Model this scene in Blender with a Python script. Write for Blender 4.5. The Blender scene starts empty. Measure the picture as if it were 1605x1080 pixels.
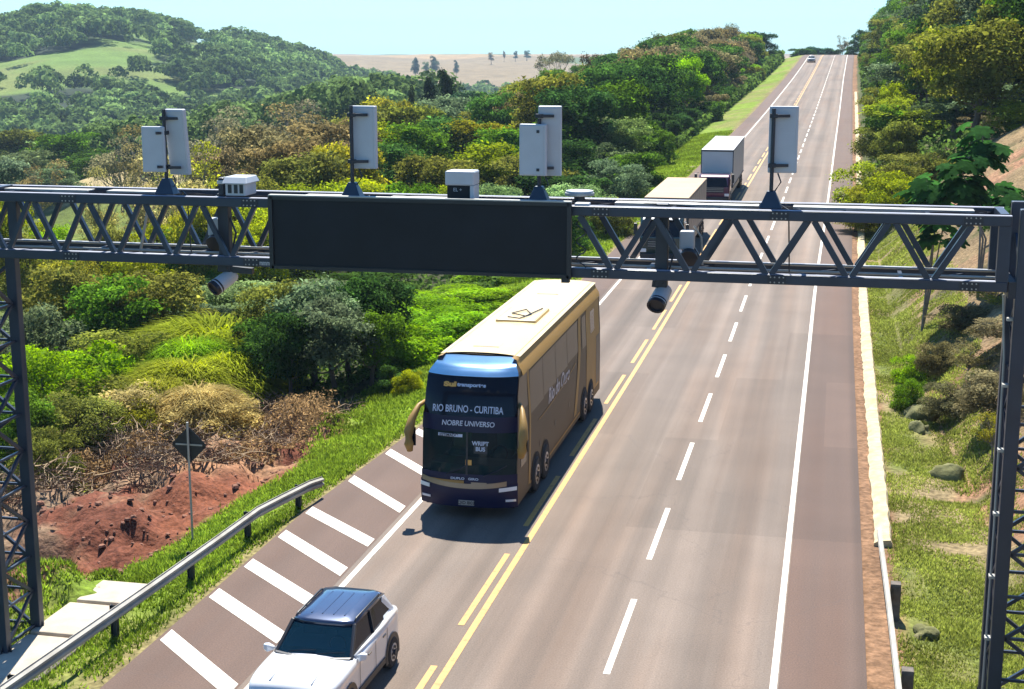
import bpy, math, random
import numpy as np
from mathutils import Vector, Matrix
rad = math.radians
SC = bpy.context.scene
COL = SC.collection

# ------------------------------------------------------------------ camera
F_PX, CXP, CYP, CAMH = 2288.0, 802.5, 540.0, 12.3
PITCH = math.atan(472 / F_PX)
YAW = math.atan(515 / math.hypot(F_PX, 472))
cam = bpy.data.cameras.new('camera'); camo = bpy.data.objects.new('camera', cam); COL.objects.link(camo)
camo.location = (0, 0, CAMH); camo.rotation_euler = (math.pi / 2 - PITCH, 0, YAW)
cam.sensor_width = 36; cam.lens = F_PX / 1605 * 36; cam.clip_start = .5; cam.clip_end = 12000
SC.camera = camo
# ------------------------------------------------------------------ light
SUN = Vector((-.15, .62, 1)).normalized()
EL = math.asin(SUN.z); AZ = math.atan2(SUN.x, SUN.y)
w = bpy.data.worlds.new('World'); SC.world = w; w.use_nodes = True
nt = w.node_tree; nt.nodes.clear()
sky = nt.nodes.new('ShaderNodeTexSky'); sky.sky_type = 'NISHITA'; sky.sun_disc = False
sky.sun_elevation = EL; sky.sun_rotation = AZ; sky.altitude = 600; sky.air_density = 1.0; sky.dust_density = .3; sky.ozone_density = .55
bg = nt.nodes.new('ShaderNodeBackground'); bg.inputs[1].default_value = .072
wo = nt.nodes.new('ShaderNodeOutputWorld')
tint = nt.nodes.new('ShaderNodeMix'); tint.data_type = 'RGBA'; tint.blend_type = 'MULTIPLY'; tint.inputs[0].default_value = 1; tint.inputs[7].default_value = (.55, .94, 1.28, 1)
nt.links.new(sky.outputs[0], tint.inputs[6]); nt.links.new(tint.outputs[2], bg.inputs[0]); nt.links.new(bg.outputs[0], wo.inputs[0])
sl = bpy.data.lights.new('sun', 'SUN'); sl.energy = 5.0; sl.angle = rad(.5); sl.color = (1, .95, .86)
so = bpy.data.objects.new('sun', sl); COL.objects.link(so)
so.rotation_euler = (-SUN).to_track_quat('-Z', 'Y').to_euler()
SC.view_settings.view_transform = 'Standard'; SC.view_settings.look = 'None'
SC.view_settings.exposure = 1.12; SC.view_settings.gamma = 1
SC.cycles.max_bounces = 6; SC.cycles.transparent_max_bounces = 8; SC.cycles.volume_bounces = 0
try: SC.cycles.use_denoising = True
except Exception: pass

# ------------------------------------------------------------------ helpers
_f = np.array([-math.sin(YAW) * math.cos(PITCH), math.cos(YAW) * math.cos(PITCH), -math.sin(PITCH)])
_r = np.array([math.cos(YAW), math.sin(YAW), 0]); _u = np.cross(_r, _f); _C = np.array([0, 0, CAMH])
def at(px, py, d):
    """world point seen at a pixel of the photograph, at depth d"""
    return _C + (_f * F_PX + _r * (px - CXP) + _u * (CYP - py)) * d / F_PX
def proj(p):
    v = np.asarray(p, float) - _C; d = v @ _f
    return CXP + F_PX * (v @ _r) / d, CYP - F_PX * (v @ _u) / d, d

class MB:
    def __init__(s): s.v = []; s.f = []
    def add(s, vs, fs):
        n = len(s.v); s.v += [tuple(p) for p in vs]; s.f += [tuple(i + n for i in f) for f in fs]
    def box(s, c, d, R=None):
        hx, hy, hz = d[0] / 2, d[1] / 2, d[2] / 2
        vs = [Vector((x, y, z)) for x in (-hx, hx) for y in (-hy, hy) for z in (-hz, hz)]
        if R is not None: vs = [R @ v for v in vs]
        c = Vector(c)
        s.add([v + c for v in vs], [(0, 1, 3, 2), (4, 6, 7, 5), (0, 4, 5, 1), (2, 3, 7, 6), (0, 2, 6, 4), (1, 5, 7, 3)]); return s
    def b2(s, x0, x1, y0, y1, z0, z1):
        return s.box(((x0 + x1) / 2, (y0 + y1) / 2, (z0 + z1) / 2), (x1 - x0, y1 - y0, z1 - z0))
    def bar(s, a, b, w_, h_=None, up=(0, 1, 0)):
        a = Vector(a); b = Vector(b); d = b - a; L = d.length
        if h_ is None: h_ = w_
        z = d.normalized(); up = Vector(up)
        if abs(z.dot(up)) > .98: up = Vector((1, 0, 0))
        x = up.cross(z).normalized(); y = z.cross(x)
        return s.box((a + b) / 2, (w_, h_, L), Matrix((x, y, z)).transposed())
    def tube(s, pts, rs, n=6, cap=True):
        pts = [Vector(p) for p in pts]
        if not hasattr(rs, '__len__'): rs = [rs] * len(pts)
        vs = []; fs = []
        for i, p in enumerate(pts):
            d = (pts[min(i + 1, len(pts) - 1)] - pts[max(i - 1, 0)]).normalized()
            x = d.cross(Vector((0, 0, 1)) if abs(d.z) < .95 else Vector((1, 0, 0))).normalized(); y = d.cross(x)
            for k in range(n):
                a = 2 * math.pi * k / n; vs.append(p + (x * math.cos(a) + y * math.sin(a)) * rs[i])
        for i in range(len(pts) - 1):
            for k in range(n):
                fs.append((i * n + k, i * n + (k + 1) % n, (i + 1) * n + (k + 1) % n, (i + 1) * n + k))
        if cap: fs.append(tuple(range(n))[::-1]); fs.append(tuple((len(pts) - 1) * n + k for k in range(n)))
        s.add(vs, fs); return s
    def cyl(s, c, r, h, axis='z', n=20, r2=None):
        d = {'x': Vector((1, 0, 0)), 'y': Vector((0, 1, 0)), 'z': Vector((0, 0, 1))}[axis]
        c = Vector(c); return s.tube([c - d * h / 2, c + d * h / 2], [r, r if r2 is None else r2], n)
    def loft(s, rings, closed=True, caps=True):
        n = len(rings[0]); vs = [p for r in rings for p in r]; fs = []
        for i in range(len(rings) - 1):
            for k in range(n if closed else n - 1):
                fs.append((i * n + k, i * n + (k + 1) % n, (i + 1) * n + (k + 1) % n, (i + 1) * n + k))
        if caps and closed: fs.append(tuple(range(n))[::-1]); fs.append(tuple((len(rings) - 1) * n + k for k in range(n)))
        s.add(vs, fs); return s
    def patch(s, fn, us, vs_):
        P = [fn(u, v) for v in vs_ for u in us]; n = len(us)
        s.add(P, [(j * n + i, j * n + i + 1, (j + 1) * n + i + 1, (j + 1) * n + i) for j in range(len(vs_) - 1) for i in range(n - 1)]); return s
    def build(s, name, m, parent=None, bevel=0, smooth=False, sub=0, solid=0, fixn=True):
        me = bpy.data.meshes.new(name); me.from_pydata([tuple(v) for v in s.v], [], s.f); me.update()
        if fixn:
            import bmesh
            bm = bmesh.new(); bm.from_mesh(me); bmesh.ops.recalc_face_normals(bm, faces=bm.faces); bm.to_mesh(me); bm.free()
        return obj(name, me, m, parent, bevel, smooth, sub, solid)
def obj(name, me, m, parent=None, bevel=0, smooth=False, sub=0, solid=0):
    if m is not None: me.materials.append(m)
    o = bpy.data.objects.new(name, me); COL.objects.link(o)
    if parent is not None: o.parent = parent
    if smooth: me.polygons.foreach_set('use_smooth', [True] * len(me.polygons))
    if solid: q = o.modifiers.new('solid', 'SOLIDIFY'); q.thickness = solid; q.offset = 1
    if bevel:
        q = o.modifiers.new('bevel', 'BEVEL'); q.width = bevel; q.segments = 2; q.limit_method = 'ANGLE'; q.angle_limit = rad(35)
    if sub: q = o.modifiers.new('sub', 'SUBSURF'); q.levels = sub; q.render_levels = sub
    return o
def npmesh(name, V, Fq, attrs=None):
    me = bpy.data.meshes.new(name); V = np.asarray(V, np.float32); Fq = np.asarray(Fq, np.int32); k = Fq.shape[1]
    me.vertices.add(len(V)); me.vertices.foreach_set('co', V.ravel())
    me.loops.add(Fq.size); me.loops.foreach_set('vertex_index', Fq.ravel())
    me.polygons.add(len(Fq)); me.polygons.foreach_set('loop_start', np.arange(len(Fq), dtype=np.int32) * k)
    me.update(calc_edges=True)
    for n_, a in (attrs or {}).items():
        a = np.asarray(a, np.float32)
        if a.ndim == 1: t = me.attributes.new(n_, 'FLOAT', 'POINT' if len(a) == len(V) else 'FACE'); t.data.foreach_set('value', a)
        else:
            t = me.attributes.new(n_, 'FLOAT_COLOR', 'POINT' if len(a) == len(V) else 'FACE')
            if a.shape[1] == 3: a = np.c_[a, np.ones(len(a), np.float32)]
            t.data.foreach_set('color', a.ravel())
    return me
def empty(name, loc=(0, 0, 0), rz=0):
    o = bpy.data.objects.new(name, None); COL.objects.link(o); o.location = loc; o.rotation_euler = (0, 0, rz); o.empty_display_size = .3; return o
def tag(o, label=None, cat=None, group=None, kind=None):
    if label: o['label'] = label
    if cat: o['category'] = cat
    if group: o['group'] = group
    if kind: o['kind'] = kind
    return o
def copy_tree(o):
    c = o.copy(); COL.objects.link(c)
    for ch in list(o.children):
        d = ch.copy(); COL.objects.link(d); d.parent = c
        for g in list(ch.children):
            e = g.copy(); COL.objects.link(e); e.parent = d
    return c
def text(name, s, size, m, parent, loc, rot, bold=.0, width=None, shear=0):
    cu = bpy.data.curves.new(name, 'FONT'); cu.body = s; cu.size = size; cu.align_x = 'CENTER'; cu.align_y = 'CENTER'; cu.extrude = .002; cu.offset = bold; cu.shear = shear
    t = bpy.data.objects.new(name, cu); COL.objects.link(t)
    dg = bpy.context.evaluated_depsgraph_get(); me = bpy.data.meshes.new_from_object(t.evaluated_get(dg)); bpy.data.objects.remove(t)
    me.name = name; o = obj(name, me, m, parent); o.location = loc; o.rotation_euler = rot
    if width and me.vertices:
        xs = [v.co.x for v in me.vertices]; o.scale.x = width / (max(xs) - min(xs))
    return o

# ------------------------------------------------------------------ noise and terrain
_rs = np.random.RandomState(5); _T = _rs.rand(256, 256)
def vn(x, y, sc=1.0, sd=0):
    x = np.asarray(x, float) / sc + 37.3 * sd; y = np.asarray(y, float) / sc + 11.7 * sd
    xi = np.floor(x).astype(int); yi = np.floor(y).astype(int); fx = x - xi; fy = y - yi
    fx = fx * fx * (3 - 2 * fx); fy = fy * fy * (3 - 2 * fy)
    g = lambda a, b: _T[a % 256, b % 256]
    return (g(xi, yi) * (1 - fx) + g(xi + 1, yi) * fx) * (1 - fy) + (g(xi, yi + 1) * (1 - fx) + g(xi + 1, yi + 1) * fx) * fy
def fb(x, y, sc, sd=0, o=3): return sum((vn(x, y, sc / 2 ** k, sd + k) - .5) / 2 ** k for k in range(o))
def sm(a, b, x): t = np.clip((np.asarray(x, float) - a) / (b - a), 0, 1); return t * t * (3 - 2 * t)
_Y = np.arange(-60., 5000., 2.)
def _smooth(a, k=9):
    ker = np.hanning(k + 2)[1:-1]; ker /= ker.sum(); return np.convolve(np.pad(a, k // 2, 'edge'), ker, 'valid')
_R = _smooth(np.interp(_Y, [-60, 60, 75, 108, 164, 214, 308, 370, 401, 425, 450, 520, 700, 1200], [0, 0, .22, .87, 1.95, 3.0, 5.35, 7.6, 8.9, 9.2, 8.9, 7, 1, -14]), 13)
_X = _smooth(np.interp(_Y, [-60, 75, 108, 164, 214, 308, 401, 500, 800], [0, .05, .35, .7, 1.05, 1.65, 2.6, 3.6, 6]), 13)
def zr(y): return np.interp(y, _Y, _R)
def cx(y): return np.interp(y, _Y, _X)
def xl(y): return np.interp(y, [0, 36, 46, 90, 400], [-13.62, -13.55, -12.9, -12.6, -12.4])    # left edge of the paving
XR = 1.02
def terr(x, y, det=True):
    x = np.asarray(x, float); y = np.asarray(y, float); R = zr(y); xr = x - cx(y); s = xl(y) - xr; t = xr - XR
    d = np.hypot(x, y); az = np.degrees(np.arctan2(-x, y))
    drop = np.interp(s, [0, 1.5, 3, 6, 12, 25, 50, 100, 200, 300, 3000], [.03, .08, .3, .75, 1.4, 3, 5.6, 10.5, 30, 42, 42])
    L = R * np.exp(-np.maximum(s, 0) / 130) - drop
    dirt = sm(2, 3.5, s) * sm(14, 10, s) * sm(24, 29, y) * sm(48, 44, y)
    L = L + dirt * (fb(x, y, 3.2, 3, 4) * 1.5 + .15 + (.22 - np.abs(fb(x + y * .4, y, 1.1, 15, 3))) * 1.1)
    L = L + sm(20, 60, s) * fb(x, y, 40, 7) * 5
    Rg = np.interp(az, [8, 14, 18, 19.3, 20.8, 22.3, 24.5, 26, 27, 28.5, 30, 31.5, 36, 45, 70], [-36, -36, -20, -9, 0, 6, 12, 17, 20, 23, 23, 18, 14, 10, 8])
    V = np.interp(az, [8, 16, 22, 30, 50], [-34, -36, -34, -40, -44])
    hl = V + (Rg - V) * sm(470, 1030, d)
    hl = hl + (-24 - hl) * sm(1060, 1330, d)
    fl = np.interp(d, [1300, 1700, 2200, 3000, 4500], [-24, -17, -10, -13, -20])
    fl = fl + fb(x, y, 700, 9, 2) * 6
    far = np.where(d < 1330, hl, fl) + sm(450, 600, d) * fb(x, y, 90, 4) * 6
    wf = sm(330, 480, d) * sm(60, 120, s)
    L = L * (1 - wf) + far * wf
    xs = np.interp(y, [0, 38, 60, 90], [4.6, 4.4, 3.0, 2.4])
    b = np.maximum(xr - xs, 0)
    bank = 7.2 * (1 - np.exp(-b * .95 / 7.2)) + .1 * b + sm(3, 12, b) * fb(x, y, 9, 2) * 2.0 + sm(0, 1, b) * fb(x, y, 2.0, 6) * .4
    Rt = R - .05 - .03 * np.minimum(np.maximum(t, 0), 3) + bank * (1 if True else 0) + np.minimum(sm(1, 2.5, t), 1) * fb(x, y, 1.3, 8) * .16
    Rt = Rt - sm(1300, 2500, d) * 10
    inside = R - .06
    z = np.where(s > 0, L, np.where(t > 0, Rt, inside))
    return z
def tz(x, y): return float(terr(np.array([x]), np.array([y]))[0])

# ------------------------------------------------------------------ materials
def newmat(name):
    m = bpy.data.materials.new(name); m.use_nodes = True; m.node_tree.nodes.clear(); return m, m.node_tree.nodes, m.node_tree.links
def N(n, t, **k):
    q = n.new(t)
    for a, b in k.items():
        if a in q.inputs: q.inputs[a].default_value = b
        else: setattr(q, a, b)
    return q
def pmat(name, col, rough=.5, metal=0, var=.12, scale=3.0, coat=0, bump=0, dirt=None, spec=.5):
    m, n, l = newmat(name); o = N(n, 'ShaderNodeOutputMaterial'); p = N(n, 'ShaderNodeBsdfPrincipled')
    p.inputs['Roughness'].default_value = rough; p.inputs['Metallic'].default_value = metal; p.inputs['Coat Weight'].default_value = coat; p.inputs['Specular IOR Level'].default_value = spec
    tc = N(n, 'ShaderNodeTexCoord'); t = N(n, 'ShaderNodeTexNoise', Scale=scale, Detail=5.0); l.new(tc.outputs['Object'], t.inputs['Vector'])
    r = N(n, 'ShaderNodeMapRange'); r.inputs['From Min'].default_value = .3; r.inputs['From Max'].default_value = .7; r.inputs['To Min'].default_value = 1 - var; r.inputs['To Max'].default_value = 1 + var; l.new(t.outputs[0], r.inputs[0])
    x = N(n, 'ShaderNodeMix', data_type='RGBA', blend_type='MULTIPLY'); x.inputs[0].default_value = 1; x.inputs[6].default_value = (*col, 1); l.new(r.outputs[0], x.inputs[7])
    out = x.outputs[2]
    if dirt:
        t2 = N(n, 'ShaderNodeTexNoise', Scale=scale * .4, Detail=6.0); l.new(tc.outputs['Object'], t2.inputs['Vector'])
        r2 = N(n, 'ShaderNodeMapRange'); r2.inputs['From Min'].default_value = .5; r2.inputs['From Max'].default_value = .72; r2.inputs['To Max'].default_value = dirt[3]; l.new(t2.outputs[0], r2.inputs[0])
        y = N(n, 'ShaderNodeMix', data_type='RGBA'); l.new(r2.outputs[0], y.inputs[0]); l.new(out, y.inputs[6]); y.inputs[7].default_value = (*dirt[:3], 1); out = y.outputs[2]
    l.new(out, p.inputs['Base Color'])
    if bump:
        b = N(n, 'ShaderNodeBump', Strength=bump, Distance=.02); t3 = N(n, 'ShaderNodeTexNoise', Scale=scale * 6, Detail=4.0); l.new(tc.outputs['Object'], t3.inputs['Vector']); l.new(t3.outputs[0], b.inputs['Height']); l.new(b.outputs[0], p.inputs['Normal'])
    l.new(p.outputs[0], o.inputs[0]); return m
def foliage(name, rough=.6, trans=.5, attr=True):
    m, n, l = newmat(name); o = N(n, 'ShaderNodeOutputMaterial')
    oi = N(n, 'ShaderNodeObjectInfo'); at_ = N(n, 'ShaderNodeAttribute', attribute_name='tone'); tc = N(n, 'ShaderNodeTexCoord')
    t = N(n, 'ShaderNodeTexNoise', Scale=5.0, Detail=2.0); l.new(tc.outputs['Object'], t.inputs['Vector'])
    r = N(n, 'ShaderNodeMapRange'); r.inputs['From Min'].default_value = .3; r.inputs['From Max'].default_value = .7; r.inputs['To Min'].default_value = .7; r.inputs['To Max'].default_value = 1.35; l.new(t.outputs[0], r.inputs[0])
    mu = N(n, 'ShaderNodeMath', operation='MULTIPLY'); l.new(r.outputs[0], mu.inputs[0]); l.new(at_.outputs['Fac'], mu.inputs[1])
    x = N(n, 'ShaderNodeMix', data_type='RGBA', blend_type='MULTIPLY'); x.inputs[0].default_value = 1; l.new(oi.outputs['Color'], x.inputs[6]); l.new(mu.outputs[0], x.inputs[7])
    # a little yellowing of some leaves
    y = N(n, 'ShaderNodeMix', data_type='RGBA'); t2 = N(n, 'ShaderNodeTexNoise', Scale=11.0, Detail=2.0); l.new(tc.outputs['Object'], t2.inputs['Vector'])
    r2 = N(n, 'ShaderNodeMapRange'); r2.inputs['From Min'].default_value = .52; r2.inputs['From Max'].default_value = .75; r2.inputs['To Max'].default_value = .55; l.new(t2.outputs[0], r2.inputs[0])
    h = N(n, 'ShaderNodeHueSaturation', Hue=.49, Value=1.3); l.new(x.outputs[2], h.inputs['Color']); l.new(r2.outputs[0], y.inputs[0]); l.new(x.outputs[2], y.inputs[6]); l.new(h.outputs[0], y.inputs[7])
    d = N(n, 'ShaderNodeBsdfDiffuse'); tr = N(n, 'ShaderNodeBsdfTranslucent'); l.new(y.outputs[2], d.inputs[0])
    h2 = N(n, 'ShaderNodeHueSaturation', Hue=.497, Saturation=1.1, Value=1.5); l.new(y.outputs[2], h2.inputs['Color']); l.new(h2.outputs[0], tr.inputs[0])
    mx = N(n, 'ShaderNodeMixShader'); mx.inputs[0].default_value = trans; l.new(d.outputs[0], mx.inputs[1]); l.new(tr.outputs[0], mx.inputs[2])
    g = N(n, 'ShaderNodeBsdfGlossy', Roughness=.45); g.inputs[0].default_value = (1, 1, 1, 1); m2 = N(n, 'ShaderNodeMixShader'); m2.inputs[0].default_value = .0; l.new(mx.outputs[0], m2.inputs[1]); l.new(g.outputs[0], m2.inputs[2])
    l.new(m2.outputs[0], o.inputs[0]); return m
def glass(name, tint, alpha=.5, rough=.03):
    m, n, l = newmat(name); o = N(n, 'ShaderNodeOutputMaterial'); t = N(n, 'ShaderNodeBsdfTransparent'); t.inputs[0].default_value = (*tint, 1)
    g = N(n, 'ShaderNodeBsdfPrincipled', Roughness=rough); g.inputs['Base Color'].default_value = (tint[0] * .14, tint[1] * .2, tint[2] * .28, 1)
    fr = N(n, 'ShaderNodeLayerWeight', Blend=.25); mm = N(n, 'ShaderNodeMath', operation='ADD'); mm.inputs[1].default_value = alpha; l.new(fr.outputs['Fresnel'], mm.inputs[0]); mm.use_clamp = True
    mx = N(n, 'ShaderNodeMixShader'); l.new(mm.outputs[0], mx.inputs[0]); l.new(t.outputs[0], mx.inputs[1]); l.new(g.outputs[0], mx.inputs[2]); l.new(mx.outputs[0], o.inputs[0]); return m

M = {}
def groundmat():
    m, n, l = newmat('ground_cover'); o = N(n, 'ShaderNodeOutputMaterial'); p = N(n, 'ShaderNodeBsdfPrincipled', Roughness=.95); p.inputs['Specular IOR Level'].default_value = .15
    a = N(n, 'ShaderNodeAttribute', attribute_name='albedo'); tc = N(n, 'ShaderNodeTexCoord')
    outs = []
    for sc, lo, hi in ((.06, .82, 1.18), (.9, .75, 1.25), (7.0, .6, 1.4)):
        t = N(n, 'ShaderNodeTexNoise', Scale=sc, Detail=6.0); l.new(tc.outputs['Object'], t.inputs['Vector'])
        r = N(n, 'ShaderNodeMapRange'); r.inputs['From Min'].default_value = .3; r.inputs['From Max'].default_value = .7; r.inputs['To Min'].default_value = lo; r.inputs['To Max'].default_value = hi; l.new(t.outputs[0], r.inputs[0]); outs.append(r.outputs[0])
    c = a.outputs['Color']
    for q in outs:
        x = N(n, 'ShaderNodeMix', data_type='RGBA', blend_type='MULTIPLY'); x.inputs[0].default_value = 1; l.new(c, x.inputs[6]); l.new(q, x.inputs[7]); c = x.outputs[2]
    dm = N(n, 'ShaderNodeMix', data_type='RGBA', blend_type='MULTIPLY'); dm.inputs[0].default_value = 1; l.new(c, dm.inputs[6]); dm.inputs[7].default_value = (.78, .78, .78, 1); l.new(dm.outputs[2], p.inputs['Base Color'])
    t = N(n, 'ShaderNodeTexNoise', Scale=5.0, Detail=8.0); l.new(tc.outputs['Object'], t.inputs['Vector']); b = N(n, 'ShaderNodeBump', Strength=.8, Distance=.12); l.new(t.outputs[0], b.inputs['Height']); l.new(b.outputs[0], p.inputs['Normal'])
    l.new(p.outputs[0], o.inputs[0]); return m
def roadmat(name, base, bands, var=.14, seam=True):
    """asphalt; bands = wheel-track strips (u, half width, factor) worn into the surface"""
    m, n, l = newmat(name); o = N(n, 'ShaderNodeOutputMaterial'); p = N(n, 'ShaderNodeBsdfPrincipled', Roughness=.8); p.inputs['Specular IOR Level'].default_value = .35
    uv = N(n, 'ShaderNodeUVMap'); sx = N(n, 'ShaderNodeSeparateXYZ'); l.new(uv.outputs[0], sx.inputs[0])
    mp = N(n, 'ShaderNodeMapping'); mp.inputs['Scale'].default_value = (1.5, .018, 1); l.new(uv.outputs[0], mp.inputs[0])
    t = N(n, 'ShaderNodeTexNoise', Scale=1.0, Detail=4.0); l.new(mp.outputs[0], t.inputs['Vector'])
    t2 = N(n, 'ShaderNodeTexNoise', Scale=.45, Detail=5.0); l.new(uv.outputs[0], t2.inputs['Vector'])
    t3 = N(n, 'ShaderNodeTexNoise', Scale=28.0, Detail=8.0); l.new(uv.outputs[0], t3.inputs['Vector'])
    c = None
    def mr(src, lo, hi, a=.3, b=.7):
        r = N(n, 'ShaderNodeMapRange'); r.inputs['From Min'].default_value = a; r.inputs['From Max'].default_value = b; r.inputs['To Min'].default_value = lo; r.inputs['To Max'].default_value = hi; l.new(src, r.inputs[0]); return r.outputs[0]
    fac = None
    def mul(a, b):
        q = N(n, 'ShaderNodeMath', operation='MULTIPLY'); l.new(a, q.inputs[0]); l.new(b, q.inputs[1]); return q.outputs[0]
    fac = mul(mul(mr(t.outputs[0], 1 - var, 1 + var), mr(t2.outputs[0], .92, 1.07)), mr(t3.outputs[0], .78, 1.22))
    for u0, hw, k in bands:
        s_ = N(n, 'ShaderNodeMath', operation='SUBTRACT'); l.new(sx.outputs[0], s_.inputs[0]); s_.inputs[1].default_value = u0
        ab = N(n, 'ShaderNodeMath', operation='ABSOLUTE'); l.new(s_.outputs[0], ab.inputs[0])
        r = N(n, 'ShaderNodeMapRange', interpolation_type='SMOOTHSTEP'); r.inputs['From Min'].default_value = 0; r.inputs['From Max'].default_value = hw; r.inputs['To Min'].default_value = k; r.inputs['To Max'].default_value = 1; l.new(ab.outputs[0], r.inputs[0])
        fac = mul(fac, r.outputs[0])
    # reddish dust in streaks
    mix = N(n, 'ShaderNodeMix', data_type='RGBA'); mix.inputs[6].default_value = (*base, 1); mix.inputs[7].default_value = (base[0] * 1.02, base[1] * .86, base[2] * .74, 1)
    mp2 = N(n, 'ShaderNodeMapping'); mp2.inputs['Scale'].default_value = (.7, .05, 1); mp2.inputs['Location'].default_value = (7, 3, 0); l.new(uv.outputs[0], mp2.inputs[0]); t4 = N(n, 'ShaderNodeTexNoise', Scale=1.0, Detail=5.0); l.new(mp2.outputs[0], t4.inputs['Vector']); l.new(mr(t4.outputs[0], 0, .7, .45, .7), mix.inputs[0])
    x = N(n, 'ShaderNodeMix', data_type='RGBA', blend_type='MULTIPLY'); x.inputs[0].default_value = 1; l.new(mix.outputs[2], x.inputs[6]); l.new(fac, x.inputs[7])
    out = x.outputs[2]
    # cracks
    vo = N(n, 'ShaderNodeTexVoronoi', feature='DISTANCE_TO_EDGE', Scale=.1); nz = N(n, 'ShaderNodeTexNoise', Scale=1.2, Detail=4.0); l.new(uv.outputs[0], nz.inputs['Vector'])
    ad = N(n, 'ShaderNodeMix', data_type='RGBA'); ad.inputs[0].default_value = .25; l.new(uv.outputs[0], ad.inputs[6]); 
    vm = N(n, 'ShaderNodeVectorMath', operation='MULTIPLY_ADD'); l.new(nz.outputs['Color'], vm.inputs[0]); vm.inputs[1].default_value = (1.6, 1.6, 0); l.new(uv.outputs[0], vm.inputs[2]); l.new(vm.outputs[0], vo.inputs['Vector'])
    ck = N(n, 'ShaderNodeMix', data_type='RGBA'); l.new(mr(vo.outputs['Distance'], .3, 0, 0, .0022), ck.inputs[0]); l.new(out, ck.inputs[6]); ck.inputs[7].default_value = (.07, .055, .05, 1)
    # darker repair patches
    bk_ = N(n, 'ShaderNodeTexBrick', Scale=1.0); bk_.inputs['Brick Width'].default_value = 3.3; bk_.inputs['Row Height'].default_value = 9.0; bk_.inputs['Mortar Size'].default_value = 0; bk_.inputs['Color1'].default_value = (0, 0, 0, 1); bk_.inputs['Color2'].default_value = (1, 1, 1, 1); bk_.inputs['Bias'].default_value = -.1; l.new(uv.outputs[0], bk_.inputs['Vector'])
    pt = N(n, 'ShaderNodeMix', data_type='RGBA', blend_type='MULTIPLY'); pt.inputs[0].default_value = 1; l.new(ck.outputs[2], pt.inputs[6]); l.new(mr(bk_.outputs['Color'], 1.03, .88, .6, .7), pt.inputs[7])
    l.new(pt.outputs[2], p.inputs['Base Color'])
    b = N(n, 'ShaderNodeBump', Strength=.45, Distance=.01); l.new(t3.outputs[0], b.inputs['Height']); l.new(b.outputs[0], p.inputs['Normal'])
    l.new(p.outputs[0], o.inputs[0]); return m
def paintmat(name, col):
    m, n, l = newmat(name); o = N(n, 'ShaderNodeOutputMaterial'); p = N(n, 'ShaderNodeBsdfPrincipled', Roughness=.6)
    tc = N(n, 'ShaderNodeTexCoord'); t = N(n, 'ShaderNodeTexNoise', Scale=5.0, Detail=10.0); t.inputs['Roughness'].default_value = .75; l.new(tc.outputs['Object'], t.inputs['Vector'])
    r = N(n, 'ShaderNodeMapRange'); r.inputs['From Min'].default_value = .5; r.inputs['From Max'].default_value = .66; r.inputs['To Max'].default_value = .85; l.new(t.outputs[0], r.inputs[0])
    x = N(n, 'ShaderNodeMix', data_type='RGBA'); l.new(r.outputs[0], x.inputs[0]); x.inputs[6].default_value = (*col, 1); x.inputs[7].default_value = (col[0] * .45, col[1] * .38, col[2] * .34, 1)
    l.new(x.outputs[2], p.inputs['Base Color']); l.new(p.outputs[0], o.inputs[0]); return m
M['ground'] = groundmat()
M['road'] = roadmat('worn_asphalt', (.142, .110, .087), [(-3.25, .55, 1.18), (-1.5, .5, 1.22), (-6.4, .5, 1.15), (-4.75, .45, 1.18), (-8.2, .45, 1.14), (-9.85, .45, 1.14), (-2.35, .45, .84), (-5.6, .5, .82), (-9.05, .4, .84)], .24)
M['shoulder'] = roadmat('reddish_shoulder_asphalt', (.10, .062, .046), [(.95, .25, .75)], .1)
M['white'] = paintmat('white_road_paint', (.62, .58, .50)); M['yellow'] = paintmat('yellow_road_paint', (.55, .29, .06))
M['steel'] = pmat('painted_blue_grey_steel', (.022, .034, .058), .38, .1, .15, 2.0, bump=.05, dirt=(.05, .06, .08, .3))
M['galv'] = pmat('galvanised_steel', (0.364, 0.364, 0.336), .5, .35, .12, 4, dirt=(.32, .3, .26, .4))
M['dull'] = pmat('dull_weathered_zinc', (.38, .365, .32), .8, 0, .14, 3, dirt=(.22, .19, .15, .5)); M['toplight'] = pmat('sunlit_steel_tone', (.27, .29, .36), .6, 0, .2, 1.5, dirt=(.14, .15, .18, .6))  # toplight: sunlit look of the gantry chord tops, put into the colour
M['whitebox'] = pmat('white_coated_metal', (0.4464, 0.4752, 0.504), .45, 0, .05, 3, dirt=(.5, .5, .48, .3))
M['black'] = pmat('black_plastic', (.012, .014, .02), .4, 0, .15)
M['dark'] = pmat('dark_steel', (.03, .035, .045), .5, .3)
M['conc'] = pmat('pale_concrete', (0.45, 0.39, 0.3), .9, 0, .16, 2.5, bump=.3, dirt=(.36, .27, .2, .6))
M['leaf'] = foliage('leaves'); M['bark'] = pmat('bark', (.10, .075, .055), .9, 0, .3, 8, bump=.6)
M['grey_bark'] = pmat('grey_bark', (.2, .18, .15), .9, 0, .3, 8, bump=.5)
M['rock'] = pmat('mossy_rock', (0.136, 0.136, 0.048), .95, 0, .35, 2, bump=1.0, dirt=(.22, .18, .11, .9))
M['stone'] = pmat('cream_stone_gutter', (0.495, 0.4125, 0.2475), .95, 0, .25, 3.5, bump=.7, dirt=(.38, .26, .13, .7))
M['wood'] = pmat('weathered_wood', (.13, .11, .09), .9, 0, .3, 7, bump=.5)
M['root'] = pmat('dry_roots', (0.336, 0.24, 0.136), .95, 0, .35, 5)

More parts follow.
